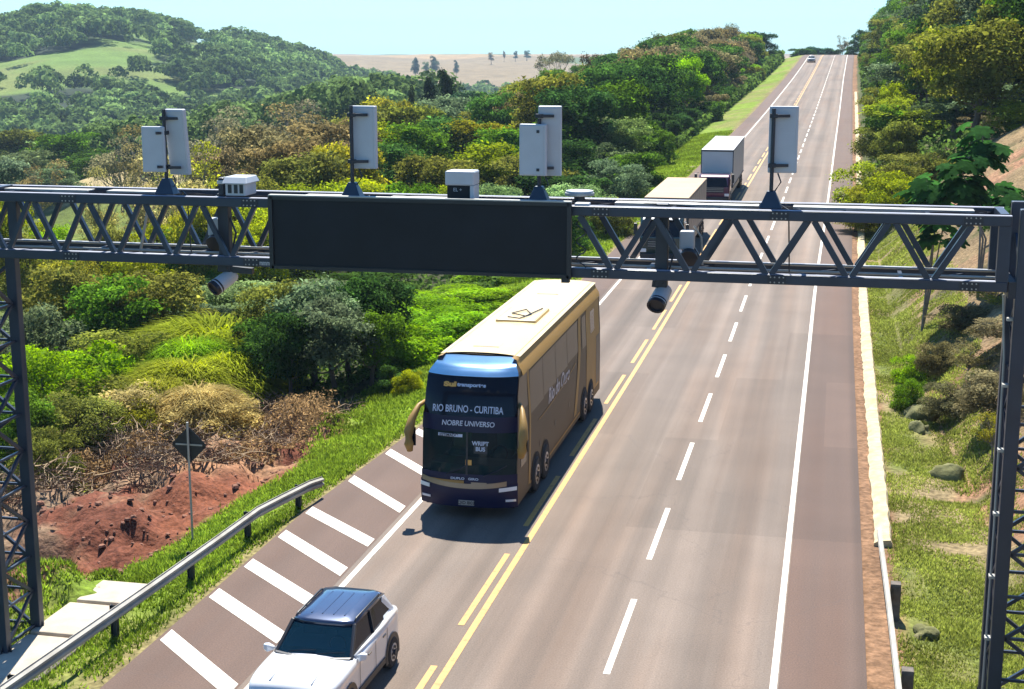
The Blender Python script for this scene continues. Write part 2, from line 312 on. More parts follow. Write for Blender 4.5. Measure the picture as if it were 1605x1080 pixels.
# ------------------------------------------------------------------ terrain mesh
PAST = [[(-60, 108), (40, 92), (110, 80), (160, 62), (215, 58), (262, 64), (268, 88), (250, 105), (285, 122), (305, 150), (240, 156), (170, 150), (100, 140), (40, 150), (-60, 158)], [(300, 66), (345, 72), (350, 96), (310, 98)],
        [(310, 152), (440, 148), (420, 163), (320, 166)]]
def inpoly(px, py, P):
    ins = np.zeros(np.shape(px), bool); n = len(P)
    for i in range(n):
        x1, y1 = P[i]; x2, y2 = P[(i + 1) % n]
        c = ((y1 > py) != (y2 > py)) & (px < (x2 - x1) * (py - y1) / ((y2 - y1) + 1e-9) + x1); ins ^= c
    return ins
def projn(x, y, z):
    v = np.stack([x, y, z - CAMH], -1); d = np.maximum(v @ _f, .1); return CXP + F_PX * (v @ _r) / d, CYP - F_PX * (v @ _u) / d
def pasture(x, y, z):
    px, py = projn(x, y, z); px = px + fb(x, y, 60, 13) * 30; py = py + fb(x, y, 50, 14) * 14
    return ((fb(x, y, 60, 61, 3) > .27) & (np.hypot(x, y) > 560)) | inpoly(px, py, PAST[0]) | inpoly(px, py, PAST[1]) | inpoly(px, py, PAST[2])
def tanfield(x, y):   # small mown clearing in the valley
    az = np.degrees(np.arctan2(-x, y)); d = np.hypot(x, y)
    return (az > 25.2) & (az < 29.6) & (d > 205 + 4 * fb(x, y, 20, 3)) & (d < 262)
def build_terrain():
    a = [0]; st = .28
    while a[-1] < 3200: a.append(a[-1] + st); st = st * 1.028 if a[-1] > 14 else st
    L = np.array(a); a = [0]; st = .2
    while a[-1] < 1600: a.append(a[-1] + st); st = st * 1.04 if a[-1] > 7 else st
    Rr = np.array(a)
    ys = [-30, -20, -10, 0, 6, 10]; st = .3
    while ys[-1] < 4300: ys.append(ys[-1] + st); st = st * 1.0165 if ys[-1] > 55 else (.5 if ys[-1] < 20 else .28)
    ys = np.array(ys, float); na, nb = len(L), len(Rr)
    Yg = np.repeat(ys[:, None], na + nb + 1, 1); x0 = xl(ys)[:, None]; c0 = cx(ys)[:, None]
    Xg = np.concatenate([x0 - .001 - L[::-1][None], np.full_like(x0, -6), XR + .001 + Rr[None] + 0 * x0], 1) + c0
    Z = terr(Xg, Yg); X, Y, Zf = Xg.ravel(), Yg.ravel(), Z.ravel()
    xr = X - cx(Y); s = xl(Y) - xr; t = xr - XR; d = np.hypot(X, Y); az = np.degrees(np.arctan2(-X, Y))
    C = np.zeros((len(X), 3)); n1 = fb(X, Y, 1.6, 21, 4); n2 = fb(X, Y, 7, 22, 3)
    def put(mask, col): C[:] = C * (1 - mask[:, None]) + np.array(col) * mask[:, None]
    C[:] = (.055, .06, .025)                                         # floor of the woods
    one = np.ones(len(X))
    # left verge
    gw = np.interp(Y, [0, 46, 60, 85, 160, 390], [3.6, 3.4, 4.0, 5.5, 5.5, 5.0])
    put(((s >= 0) * sm(.4, -.4, s - gw + n1)), (.19, .28, .03)); put((s >= 0) * sm(.4, -.4, s - gw + n1) * sm(.02, .25, n2) * .6, (.27, .24, .09))
    put((s >= 0) * sm(.9, .2, s + n1 * .5), (.25, .21, .09))
    de = np.interp(Y, [24, 29, 33, 39.5, 43, 46], [3.6, 3.5, 2.4, 1.6, 1.5, 3])
    dz = sm(-.3, .4, s - de + n1 * 1.4) * sm(13, 10, s) * sm(28.2, 29.4, Y + .25 * s + n1 * 2) * sm(48, 45.5, Y - .1 * s)
    put(dz, (.21, .075, .04)); put(dz * sm(.0, .25, n2 + .1), (.30, .165, .09)); put(dz * sm(4.5, 7, s + n1 * 3), (.24, .16, .10))
    put(dz * sm(.12, .3, n1), (.17, .06, .035))
    # open green slope beyond the thicket
    g = sm(80, 95, d) * sm(215, 190, d) * sm(28, 40, s) * (az > 16)
    put(g, (.16, .22, .03)); put(g * sm(.0, .25, n2), (.22, .24, .05)); put(g * sm(.1, .3, n1), (.09, .13, .02))
    tf = tanfield(X, Y).astype(float); put(tf, (.42, .33, .16))
    hill = (d > 430) & (az > 17) & (d < 1330)
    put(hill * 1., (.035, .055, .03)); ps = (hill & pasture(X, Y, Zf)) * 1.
    put(ps, (.15, .24, .05)); put(ps * sm(.05, .3, fb(X, Y, 35, 31)), (.19, .23, .065))
    fld = (d >= 1280) * 1.; put(fld, (.40, .28, .15)); put(fld * (vn(X, Y, 420, 41) > .62), (.28, .21, .12)); put(fld * (vn(X, Y, 350, 43) > .8), (.12, .17, .07))
    # right side
    r0 = (t > 0) * 1.
    put(r0 * sm(75, 105, Y), (.09, .1, .035))
    yg = r0 * sm(105, 80, Y); put(yg, (.21, .20, .065)); put(yg * sm(-.05, .25, n1), (.15, .18, .04)); put(yg * sm(.0, .3, n2), (.30, .23, .12))
    bk = r0 * sm(-.2, .7, xr - np.interp(Y, [0, 36, 44, 60, 100], [4.6, 4.4, 3.0, 3.0, 4.4]) + n1) * sm(118, 100, Y); put(bk, (.27, .19, .10)); put(bk * sm(0, .3, n2), (.35, .19, .11)); put(bk * sm(.1, .35, n1), (.13, .12, .05))
    put(r0 * sm(1.0, .7, t + n1 * .3), (.26, .15, .085))
    # split into ground, hill, fields
    nx = na + nb + 1; ny = len(ys); i = np.arange(nx * ny).reshape(ny, nx)
    Fq = np.stack([i[:-1, :-1], i[:-1, 1:], i[1:, 1:], i[1:, :-1]], -1).reshape(-1, 4)
    V = np.stack([X, Y, Zf], 1); df = d[Fq[:, 0]]; azf = az[Fq[:, 0]]
    cls = np.where((df > 1290) , 2, np.where((df > 440) & (azf > 12), 1, 0))
    for k, nm in ((0, 'ground'), (1, 'hill'), (2, 'fields')):
        q = Fq[cls == k]; u, inv = np.unique(q, return_inverse=True)
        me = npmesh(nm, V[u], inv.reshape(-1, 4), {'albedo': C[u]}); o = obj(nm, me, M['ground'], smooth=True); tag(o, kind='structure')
build_terrain()

# ------------------------------------------------------------------ road
YS = np.concatenate([np.arange(-20, 100, 2.), np.arange(100, 620, 6.)])
def strip(name, x0, x1, y0, y1, dz, m, parent=None, edge=0, xf0=None, smooth=False):
    ys = [y0] + [float(y) for y in YS if y0 + .01 < y < y1 - .01] + [y1]; mb = MB(); V = []; Fq = []; uv = []
    for y in ys:
        a = x0(y) if callable(x0) else x0; b = x1(y) if callable(x1) else x1; z = float(zr(y)) + dz; c = float(cx(y))
        row = [(a + c, y, z, a), (b + c, y, z, b)]
        if edge: row = [(a + c, y, z - edge, a)] + row + [(b + c, y, z - edge, b)]
        V.append(row)
    n = len(V[0]); P = [p[:3] for r in V for p in r]; U = [(p[3], p[1]) for r in V for p in r]
    Fs = [(j * n + i, j * n + i + 1, (j + 1) * n + i + 1, (j + 1) * n + i) for j in range(len(V) - 1) for i in range(n - 1)]
    me = bpy.data.meshes.new(name); me.from_pydata(P, [], Fs); me.update(); ul = me.uv_layers.new(name='UVMap')
    for lp in me.loops: ul.data[lp.index].uv = U[lp.vertex_index]
    return obj(name, me, m, parent)
road = strip('road', -10.95, -.67, -20, 600, 0, M['road'], edge=.5); tag(road, kind='structure')
shl = strip('shoulder', lambda y: float(xl(y)), -10.95, -20, 600, -.004, M['shoulder'], edge=.5); tag(shl, kind='structure')
shr = strip('shoulder', -.67, XR, -20, 600, -.012, M['shoulder'], edge=.5); tag(shr, kind='structure')
strip('edge_line', -.84, -.70, -10, 600, .006, M['white'], road)
strip('edge_line', -10.82, -10.68, -10, 600, .006, M['white'], road)
strip('centre_line', -7.27, -7.12, -10, 600, .006, M['yellow'], road)
for k in range(-2, 60):
    y0 = 26.9 + 6.75 * k; strip('lane_dash', -4.11, -3.97, y0, y0 + 4.1, .006, M['white'], road)
    y1 = 28.9 + 6.75 * k; strip('centre_dash', -7.56, -7.42, y1 - .2, y1 + 4.4, .006, M['yellow'], road)
for yl, yr_, xb in ((27.0, 24.75, -10.98), (29.48, 27.35, -10.98), (31.5, 29.35, -10.98), (33.7, 31.4, -10.98), (35.68, 33.5, -10.98), (38.7, 36.25, -10.98), (41.66, 39.3, -10.98), (44.2, 42.2, -10.98), (46.9, 45, -10.98)):
    xa = float(xl(yl)) + .12; mb = MB(); wv = .48
    mb.patch(lambda u, v: (xa + (xb - xa) * u, yl + (yr_ - yl) * u - wv * v - .12 * math.sin(u * math.pi) * 0, .003), [0, .25, .5, .75, 1], [-.3, .9]); mb.build('hatch_stripe', M['white'], shl, fixn=False)

# ------------------------------------------------------------------ roadside: gutter, slab, rails, sign
def gutter():
    R_ = random.Random(3); mb = MB(); y = 36.0; ring = []
    while y < 260:
        st = .35 if y < 90 else 1.2; nz = R_.uniform(-.03, .03); z = float(zr(y)) - .02; c = float(cx(y)); 
        x0 = 1.34 + nz + .015 * math.sin(y * .7); x1 = 1.78 + R_.uniform(-.02, .02)
        ring.append([(x0 + c, y, z - .25), (x0 + c, y, z + .02 + R_.uniform(0, .04)), (x0 + .12 + c, y, z + .11), (x1 - .05 + c, y, z + .13 + R_.uniform(-.01, .02)), (x1 + c, y, z + .04), (x1 + c, y, z - .25)]); y += st
    mb.loft(ring); o = mb.build('gutter', M['stone']); tag(o, kind='structure')
gutter()
def rail(name, pts, zt, posts, side, label, wooden, group):
    """W-beam rail along pts (x, y, top z)"""
    root = empty(name, (pts[0][0], pts[0][1], tz(pts[0][0], pts[0][1]))); tag(root, label, 'guard rail', group); ox, oy, oz = root.location
    prof = [(0, 0), (.0, -.03), (.07, -.07), (.07, -.12), (.0, -.155), (.07, -.19), (.07, -.24), (0, -.28), (0, -.31)]
    ring = []
    for i, (x, y, z) in enumerate(pts):
        a = Vector(pts[min(i + 1, len(pts) - 1)][:2]) - Vector(pts[max(i - 1, 0)][:2]); nrm = Vector((a.y, -a.x)).normalized() * side
        ring.append([(x + nrm.x * q - ox, y + nrm.y * q - oy, z + r - oz) for q, r in prof])
    MB().loft(ring, closed=False, caps=False).build('beam', M['dull'], root, solid=.012)
    for y in posts:
        x = np.interp(y, [p[1] for p in pts], [p[0] for p in pts]); zt_ = np.interp(y, [p[1] for p in pts], [p[2] for p in pts]); x -= side * (.16 if wooden else .1); g = tz(x, y)
        if wooden: MB().b2(x - ox - .11, x - ox + .11, y - oy - .12, y - oy + .12, g - .4 - oz, zt_ + .04 - oz).build('post', M['wood'], root, bevel=.015)
        else:
            mb = MB(); mb.b2(x - ox - .07, x - ox + .07, y - oy - .01, y - oy + .0, g - .4 - oz, zt_ - .02 - oz); mb.b2(x - ox - .075, x - ox - .065, y - oy - .06, y - oy + .05, g - .4 - oz, zt_ - .02 - oz); mb.b2(x - ox + .06, x - ox + .07, y - oy - .06, y - oy + .05, g - .4 - oz, zt_ - .02 - oz)
            mb.build('post', M['dark'], root)
    return root
rail('guard_rail', [(-14.75, 14, .7), (-14.62, 22.5, .7), (-14.3, 27.9, .7), (-14.15, 31, .7), (-14.05, 33.5, .7), (-13.85, 34.6, .69), (-13.62, 36.1, .64), (-13.5, 36.8, .56)], .7, [15.5, 19, 23, 26.6, 30.0, 33.1, 35.7], 1,
     'bent galvanised steel guard rail on the left grass verge beside the hatched stripes', False, None)
rail('guard_rail', [(1.66, 14, .72), (1.6, 25.9, .72), (1.54, 31, .72), (1.48, 35.6, .62)], .7, [17.5, 22, 26.7, 31.3], -1,
     'straight pale guard rail on wooden posts along the right shoulder', True, None)
# concrete drain slabs by the left tower
sr = empty('drainage_slab', (-15.75, 27.2, -.16)); tag(sr, 'pale concrete drainage slabs in the grass beside the left gantry tower', 'drain')
for k, (y0, y1, xa, xb, z) in enumerate(((-3.2, -.75, -.7, .55, .0), (-.7, 1.0, -.68, .6, .05), (1.05, 2.3, -.55, .62, .1))):
    MB().b2(xa, xb, y0, y1, z - .2, z + .08).build('slab', M['conc'], sr, bevel=.03)
MB().b2(.72, .84, -3.0, 2.1, -.25, .16).build('side_wall', M['wood'], sr, bevel=.02)
# road sign seen from behind
gz = tz(-15.6, 32.9); sg = empty('road_sign', (-15.6, 32.9, gz)); tag(sg, 'black back of a diamond road sign on a thin grey post', 'road sign')
MB().tube([(0, 0, -.3), (0, 0, 3.15)], .03, 8).build('post', M['galv'], sg)
mb = MB(); r0 = .45; pl = []
for k in range(4):
    a0 = k * math.pi / 2
    for da in (-.22, -.08, .08, .22): pl.append(((r0 * (1 - .09 * (abs(da) > .1) * 1)) * math.cos(a0 + da), r0 * (1 - .09 * (abs(da) > .1)) * math.sin(a0 + da)))
mb.loft([[(x, .045, 2.55 + z) for x, z in pl], [(x, .055, 2.55 + z) for x, z in pl]]); mb.build('sign_plate', M['black'], sg)
MB().b2(-.36, .36, .028, .045, 2.54, 2.58).build('cross_bar', M['galv'], sg)

# ------------------------------------------------------------------ gantry
Y0, Y1, ZB, ZT = 25.5, 26.8, 8.2, 9.48
ga = empty('gantry', (-16.5, 26.1, -.4)); tag(ga, 'dark steel lattice gantry spanning the highway on two lattice towers', 'gantry')
go = Vector(ga.location)
def gp(x, y, z): return Vector((x, y, z)) - go
XA, XB = -18.6, 2.92; c = .17
for y, nm in ((Y0, 'front'), (Y1, 'back')):
    for z in (ZT, ZB):
        MB().bar(gp(XA, y, z - (c / 2 if z == ZT else -c / 2)), gp(XB, y, z - (c / 2 if z == ZT else -c / 2)), c, c).build('chord', M['steel'], ga, bevel=.012)
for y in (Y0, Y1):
    for z in (ZT + .003, ZB + c + .003): MB().b2(XA - go.x, XB - go.x, y - c * .42 - go.y, y + c * .42 - go.y, z - go.z - .001, z - go.z + .003).build('sunlit_top_strip', M['toplight'], ga)  # thin pale strips paint the sunlight on the upper faces of the chords
for y, back in ((Y0, 0), (Y1, 1)):
    for xs_, xe_, P, ph, wd in ((XA, -10.2, 1.16, .58 * back, .085), (-4.45, XB - .05, 1.36, .1 * back, .1)):
        x = xs_ + ph - P / 2 * (ph > 0 and back and P < 1.2)
        while x + P / 2 < xe_ - .05:
            if x > xs_ - .01: MB().bar(gp(x + .06, y, ZT - c), gp(x + P / 2 - .05, y, ZB + c), wd, wd).build('diagonal', M['steel'], ga)
            if x + P < xe_ + .1: MB().bar(gp(x + P / 2 + .05, y, ZB + c), gp(x + P - .06, y, ZT - c), wd, wd).build('diagonal', M['steel'], ga)
            x += P
mb = MB(); x = XA
for z in (ZT - .09, ZB + .09):
    x = XA + (.4 if z > 9 else 0)
    while x < XB - .5: MB().bar(gp(x, Y0 + .085, z), gp(x, Y1 - .085, z), .07).build('cross_bar', M['steel'], ga); MB().bar(gp(x + .06, Y0 + .085, z), gp(x + 1.1, Y1 - .085, z), .045).build('brace', M['steel'], ga); x += 2.2
for x in (-16.3, 2.82):
    mb = MB()
    for y in (Y0, Y1): mb.bar(gp(x, y, ZB + c), gp(x, y, ZT - c), .2, .16)
    mb.bar(gp(x, Y0 + .1, ZT - .05), gp(x, Y1 - .1, ZT - .05), .14); mb.build('end_frame', M['steel'], ga)
# cable trays and gear lying along the top of the truss
for a, b in ((-18, -14.4), (-14.0, -12.6), (-9.9, -8.9), (-8.2, -7.0), (-3.9, -1.3), (-.7, 2.4)):
    MB().b2(a - go.x, b - go.x, Y1 - .42 - go.y, Y1 - .12 - go.y, ZT - .10 - go.z, ZT - .02 - go.z).build('cable_tray', M['galv'], ga, bevel=.01)
mb = MB()
for z, y in ((ZB + c + .02, Y1 - .25), (ZB + c + .02, Y0 + .28)): mb.tube([gp(XA, y, z), gp(XB, y, z)], .025, 6)
mb.build('conduit', M['galv'], ga)
def tower(x0, gz_, sgn, ztop, lbl):
    """four corner legs with lacing on every face"""
    x1 = x0 + sgn * 1.25; tr = empty('tower'); tr.parent = ga; tr['label'] = lbl
    for x in (x0, x1):
        for y in (Y0, Y1):
            g = gz_; mb = MB(); mb.bar(gp(x, y, g + .1), gp(x, y, ztop), .23, .19); mb.build('leg', M['steel'], tr, bevel=.015)
            mb = MB(); mb.b2(x - go.x - .22, x - go.x + .22, y - go.y - .2, y - go.y + .2, g + .02 - go.z, g + .1 - go.z)
            for a in range(4):
                an = a * math.pi / 2; q = Vector((math.cos(an), math.sin(an), 0)); b = gp(x, y, g + .1); R_ = Matrix.Rotation(an, 3, 'Z')
                mb.add([b + R_ @ Vector(p) for p in ((.11, .012, 0), (.21, .012, 0), (.11, .012, .34), (.11, -.012, 0), (.21, -.012, 0), (.11, -.012, .34))], [(0, 1, 2), (3, 5, 4), (0, 3, 4, 1), (1, 4, 5, 2), (0, 2, 5, 3)])
            mb.build('base_plate', M['dark'], tr)
    def face(a, b):
        mb = MB(); z = gz_ + .35; k = 0; st = .78
        a = Vector(a); b = Vector(b); d = (b - a).normalized() * .12
        while z + st < ztop:
            p, q = (a + d, b - d) if k % 2 == 0 else (b - d, a + d)
            mb.bar(gp(p.x, p.y, z), gp(q.x, q.y, z + st), .065, .065); mb.bar(gp(a.x + d.x, a.y + d.y, z), gp(b.x - d.x, b.y - d.y, z), .05, .05)
            z += st; k += 1
        mb.build('lacing', M['steel'], tr)
    face((x0, Y0, 0), (x0, Y1, 0)); face((x1, Y0, 0), (x1, Y1, 0)); face((x0, Y0, 0), (x1, Y0, 0)); face((x0, Y1, 0), (x1, Y1, 0))
    # concrete plinth
    MB().b2(min(x0, x1) - go.x - .45, max(x0, x1) - go.x + .4, Y0 - .45 - go.y, Y1 + .45 - go.y, gz_ - .8 - go.z, gz_ + .02 - go.z).build('footing', M['conc'], tr, bevel=.03)
    return tr
tower(-16.42, -.33, -1, ZB, 'left lattice tower'); rt = tower(3.16, .1, 1, 9.6, 'right lattice tower')
mb = MB(); mb.b2(2.93 - go.x, 3.05 - go.x, Y0 - .1 - go.y, Y1 + .1 - go.y, ZB - .1 - go.z, ZB + .18 - go.z); mb.build('bracket', M['dark'], ga)
MB().tube([gp(2.9, Y0 + .3, ZB - .1), gp(2.97, Y0 + .2, 7), gp(2.99, Y0 + .1, 4), gp(2.98, Y0 + .1, .2)], .022, 6).build('conduit', M['galv'], ga)
for z in np.arange(.8, 8, 1.15): MB().b2(2.95 - go.x, 3.06 - go.x, Y0 - .02 - go.y, Y0 + .12 - go.y, z - go.z, z + .05 - go.z).build('pipe_clip', M['galv'], ga)
MB().tube([gp(-13.2, Y0 + .6, ZB + .1), gp(-12.95, Y0 + .6, ZT - .15)], .03, 8).build('conduit', M['galv'], ga)
for y in (Y0 - c / 2 - .006, Y1 + c / 2 + .006):
    for z in (ZT - c / 2, ZB + c / 2):
        for x in (-17.5, -14.3, -10.6, -4.0, -.9, 2.3):
            pl_ = MB().b2(x - .16 - go.x, x + .16 - go.x, y - .006 - go.y, y + .006 - go.y, z - .075 - go.z, z + .075 - go.z).build('splice_plate', M['dark'], ga)
            mb = MB()
            for dx in (-.11, -.04, .04, .11):
                for dz in (-.045, .045): mb.cyl((x + dx - go.x, y + (-.01 if y < 26 else .01) - go.y, z + dz - go.z), .014, .016, 'y', 6)
            mb.build('bolts', M['galv'], pl_)
rc = random.Random(4)
for k in range(5):
    yy = Y0 + .25 + k * .22; MB().tube([gp(x, yy + rc.uniform(-.05, .05), ZT - .07 + rc.uniform(-.03, .05)) for x in np.arange(-18.4, 2.8, .7)], .013, 5).build('cable', M['black'], ga)
for x in (-12.2, -8.5, -5.0, -1.0): MB().tube([gp(x, Y0 + .5, ZT - .02), gp(x + .1, Y0 + .3, ZT + .06), gp(x + .25, Y0 + .15, ZT - .0), gp(x + .3, Y0 + .12, ZB + .2)], .013, 5).build('cable', M['black'], ga)
# message board
bd = empty('message_board', (-7.34, 25.33, 8.86)); tag(bd, 'long blank black message board fixed to the front of the gantry', 'sign')
M['screen'] = pmat('dark_display_face', (.006, .009, .014), .55, 0, .25, 1.5, spec=.3)
mb = MB(); mb.b2(-2.8, 2.8, -.02, .06, -.62, .66); mb.build('housing', M['black'], bd, bevel=.01)
mb = MB()
for a in ((-2.8, 2.8, .63, .69), (-2.8, 2.8, -.66, -.60), (-2.84, -2.76, -.66, .69), (2.76, 2.84, -.66, .69)): mb.b2(a[0], a[1], -.065, -.0, a[2], a[3])
mb.build('frame', M['black'], bd)
MB().b2(-2.75, 2.75, -.028, -.018, -.59, .62).build('screen', M['screen'], bd)
MB().b2(-2.83, 2.83, -.06, .08, .692, .715).build('top_flashing', M['galv'], bd)
MB().b2(2.66, 2.80, -.03, .1, -.74, -.67).build('bracket', M['dark'], bd)
t = text('lettering', 'kuuvxmmm', .13, M['whitebox'], ga, gp(-10.45, Y0 - c / 2 - .002, ZB + .075), (math.pi / 2, 0, 0), .003, width=.42)
# antennas
def antenna(px, pyb, name, label, w1, h1, dz, dx=0, second=None, mast_h=1.7, yaw=0, pitch=0, stripes=False):
    p = at(px, pyb, 1); d = (_C - p); t_ = (25.85 - p[1]) / (p[1] - _C[1]); x = _C[0] + (p[0] - _C[0]) * (25.85 / p[1])
    r = empty(name, (x, 25.85, ZT)); tag(r, label, 'antenna', 'toll antennas standing along the top of the gantry')
    mb = MB(); mb.loft([[(-.2, -.16, 0), (.2, -.16, 0), (.2, .16, 0), (-.2, .16, 0)], [(-.07, -.07, .3), (.07, -.07, .3), (.07, .07, .3), (-.07, .07, .3)]]); mb.build('base', M['steel'], r, bevel=.01)
    MB().tube([(0, 0, .25), (0, 0, mast_h)], .035, 10).build('mast', M['dark'], r)
    R_ = Matrix.Rotation(yaw, 3, 'Z') @ Matrix.Rotation(pitch, 3, 'X')
    def panel(cx_, cy_, cz_, w_, h_, R_):
        mb = MB(); mb.box((cx_, cy_, cz_), (w_, .11, h_), R_); o = mb.build('panel', M['whitebox'], r, bevel=.02)
        mb = MB(); mb.box(Vector((cx_, cy_, cz_)) + R_ @ Vector((0, -.058, 0)), (w_ * .82, .012, h_ * .94), R_); mb.build('back_cover', M['whitebox'], o, bevel=.004)
        for zz in (-.38, .36):
            mb = MB(); mb.bar(Vector((0, -.05, cz_ + zz * h_)), Vector((cx_ + w_ * .2, cy_ - .09, cz_ + zz * h_)), .05, .05); mb.box((0, 0, cz_ + zz * h_), (.13, .12, .07)); mb.build('clamp', M['dark'], o)
    panel(dx, .14, dz, w1, h1, R_)
    if second:
        sx, sz, sw, sh, syaw = second; panel(sx, -.05, sz, sw, sh, Matrix.Rotation(syaw, 3, 'Z'))
    MB().tube([(dx * .6, .05, dz - h1 / 2), (dx * .6 + .06, .02, dz - h1 / 2 - .15), (dx * .4, 0, dz - h1 / 2 - .3), (.03, -.02, .3)], .014, 6).build('cable', M['black'], r)
    return r
antenna(262, 298, 'panel_antenna', 'tilted white panel antenna with a box on its left, leftmost on the gantry', .42, 1.25, .98, .2, (-.2, .85, .45, .86, .1), 1.6, -.1, .1)
antenna(553, 305, 'panel_antenna', 'narrow white panel antenna with a single plate, above the left half of the message board', .5, 1.15, 1.12, .2, None, 1.7, -.12, 0)
antenna(845, 308, 'panel_antenna', 'pair of overlapping white antenna panels above the right end of the message board', .42, 1.25, 1.1, .17, (-.1, .95, .5, .92, -.1), 1.5, .12, .05)
antenna(1208, 318, 'panel_antenna', 'grey panel antenna with hanging cables standing above the highway lanes', .5, 1.15, 1.18, .17, None, 1.72, .05, -.04)
# boxes and cameras on the gantry
r = empty('camera_housing', (-10.95, 25.75, ZT)); tag(r, 'small white camera box with vented front standing left of the message board', 'camera')
mb = MB(); mb.b2(-.16, .24, -.25, .3, .03, .28); mb.build('housing', M['whitebox'], r, bevel=.02)
mb = MB(); mb.loft([[(-.2, -.31, .26), (.3, -.31, .26), (.3, .34, .26), (-.2, .34, .26)], [(-.18, -.2, .38), (.25, -.2, .38), (.25, .3, .38), (-.18, .3, .38)]]); mb.build('hood', M['whitebox'], r, bevel=.015)
for xx in (-.1, .02, .13): MB().b2(xx, xx + .07, -.262, -.252, .08, .24).build('vent', M['black'], r)
MB().b2(-.33, -.21, -.2, .1, .02, .36).build('side_box', M['dark'], r, bevel=.03); MB().b2(-.34, -.205, -.21, .08, .24, .31).build('side_cover', M['whitebox'], r, bevel=.01)
r = empty('mount_box', (-6.62, 25.8, ZT)); tag(r, 'pale grey box with dark glass lower half above the middle of the message board', 'camera')
MB().b2(-.27, .27, -.2, .25, .3, .56).build('hood', M['whitebox'], r, bevel=.03); MB().b2(-.24, .22, -.16, .22, .02, .3).build('window', M['screen'], r, bevel=.01); MB().b2(.2, .27, -.2, .2, .02, .3).build('side_plate', M['whitebox'], r)
t = text('lettering', 'EL +', .09, M['whitebox'], r, (-.04, -.166, .22), (math.pi / 2, 0, 0))
r = empty('dome_sensor', (-4.5, 26.1, ZT)); tag(r, 'flat grey disc sensor lying on the gantry at the right end of the message board', 'sensor')
MB().cyl((0, 0, .06), .1, .12, n=16).build('foot', M['dark'], r); MB().cyl((0, 0, .15), .27, .06, n=28).build('disc', M['galv'], r, bevel=.015); MB().cyl((0, 0, .195), .25, .03, n=28).build('cap', M['whitebox'], r)
r = empty('junction_box', (-4.35, 25.62, ZT)); tag(r, 'little white junction box with coiled cables beside the right end of the board', 'box')
MB().b2(-.13, .13, -.16, .05, -.16, .05).build('box', M['whitebox'], r, bevel=.015)
MB().tube([(0, -.2, -.1)] + [(.0 + .09 * math.cos(k * .9), -.17 + .03 * math.sin(k * .9), -.15 - k * .045) for k in range(22)], .012, 5).build('cable', M['dark'], r)
def hangcam(x, lbl, flip, yaw):
    r = empty('traffic_camera', (x, 25.72, ZB)); tag(r, lbl, 'camera', 'cameras hanging under the gantry'); 
    MB().b2(-.1, .12, -.08, .1, -.16, ZT - ZB + .05).build('column', M['dark'], r, bevel=.015)
    mb = MB(); mb.bar((-.15, 0, -.1), (.55 * (1 if not flip else .2), 0, -.13), .12, .12); mb.build('arm', M['dark'], r, bevel=.01)
    R_ = Matrix.Rotation(yaw, 3, 'Z') @ Matrix.Rotation(rad(28), 3, 'X')
    def T(p): return R_ @ Vector(p) + Vector((.02, -.05, -.3))
    mb = MB(); rg = []
    for yy, rr in ((.2, .12), (.16, .15), (-.2, .165), (-.26, .17)): rg.append([T((rr * math.cos(a), yy, rr * .9 * math.sin(a))) for a in np.linspace(0, 2 * math.pi, 19)[:-1]])
    mb.loft(rg); mb.build('housing', M['whitebox'], r, smooth=False)
    mb = MB(); rg = [[T((rr * math.cos(a), yy, rr * .9 * math.sin(a))) for a in np.linspace(0, 2 * math.pi, 19)[:-1]] for yy, rr in ((-.2, .168), (-.34, .168), (-.34, .13), (-.3, .12))]
    mb.loft(rg); mb.build('lens_hood', M['black'], r)
    mb = MB(); mb.tube([T((0, -.27, 0)), T((0, -.29, 0))], .1, 16); mb.build('lens', M['screen'], r)
    mb = MB(); mb.bar(T((0, .1, .12)), Vector((.02, 0, -.08)), .08, .06); mb.build('mount', M['galv'], r)
    MB().tube([(.1, .02, .9), (.25, -.05, .6), (.18, -.08, .25), (.05, -.08, -.1)], .02, 6).build('cable', M['dark'], r)
hangcam(-11.25, 'white traffic camera with black lens hanging below the gantry, left of the board', False, rad(-35))
hangcam(-2.95, 'small white traffic camera hanging below the gantry right of the board, over the road', True, rad(-12))
# equipment cluster inside the truss by each camera
for x, lbl in ((-11.55, 'pale bracket with dark flood lamp inside the truss left of the board'), (-2.5, 'white equipment box with round lamp inside the truss right of the board')):
    r = empty('flood_lamp', (x, 26.1, ZB + .2)); tag(r, lbl, 'lamp')
    MB().b2(-.16, .1, -.14, .1, .28, .62).build('case', M['whitebox'], r, bevel=.03)
    MB().tube([(.02, -.14, .2), (.02, -.24, .14)], [.15, .17], 18).build('head', M['black'], r)
    MB().tube([(.25, 0, 0), (.22, 0, .5), (.08, 0, .7)], .02, 6).build('bracket', M['galv'], r)

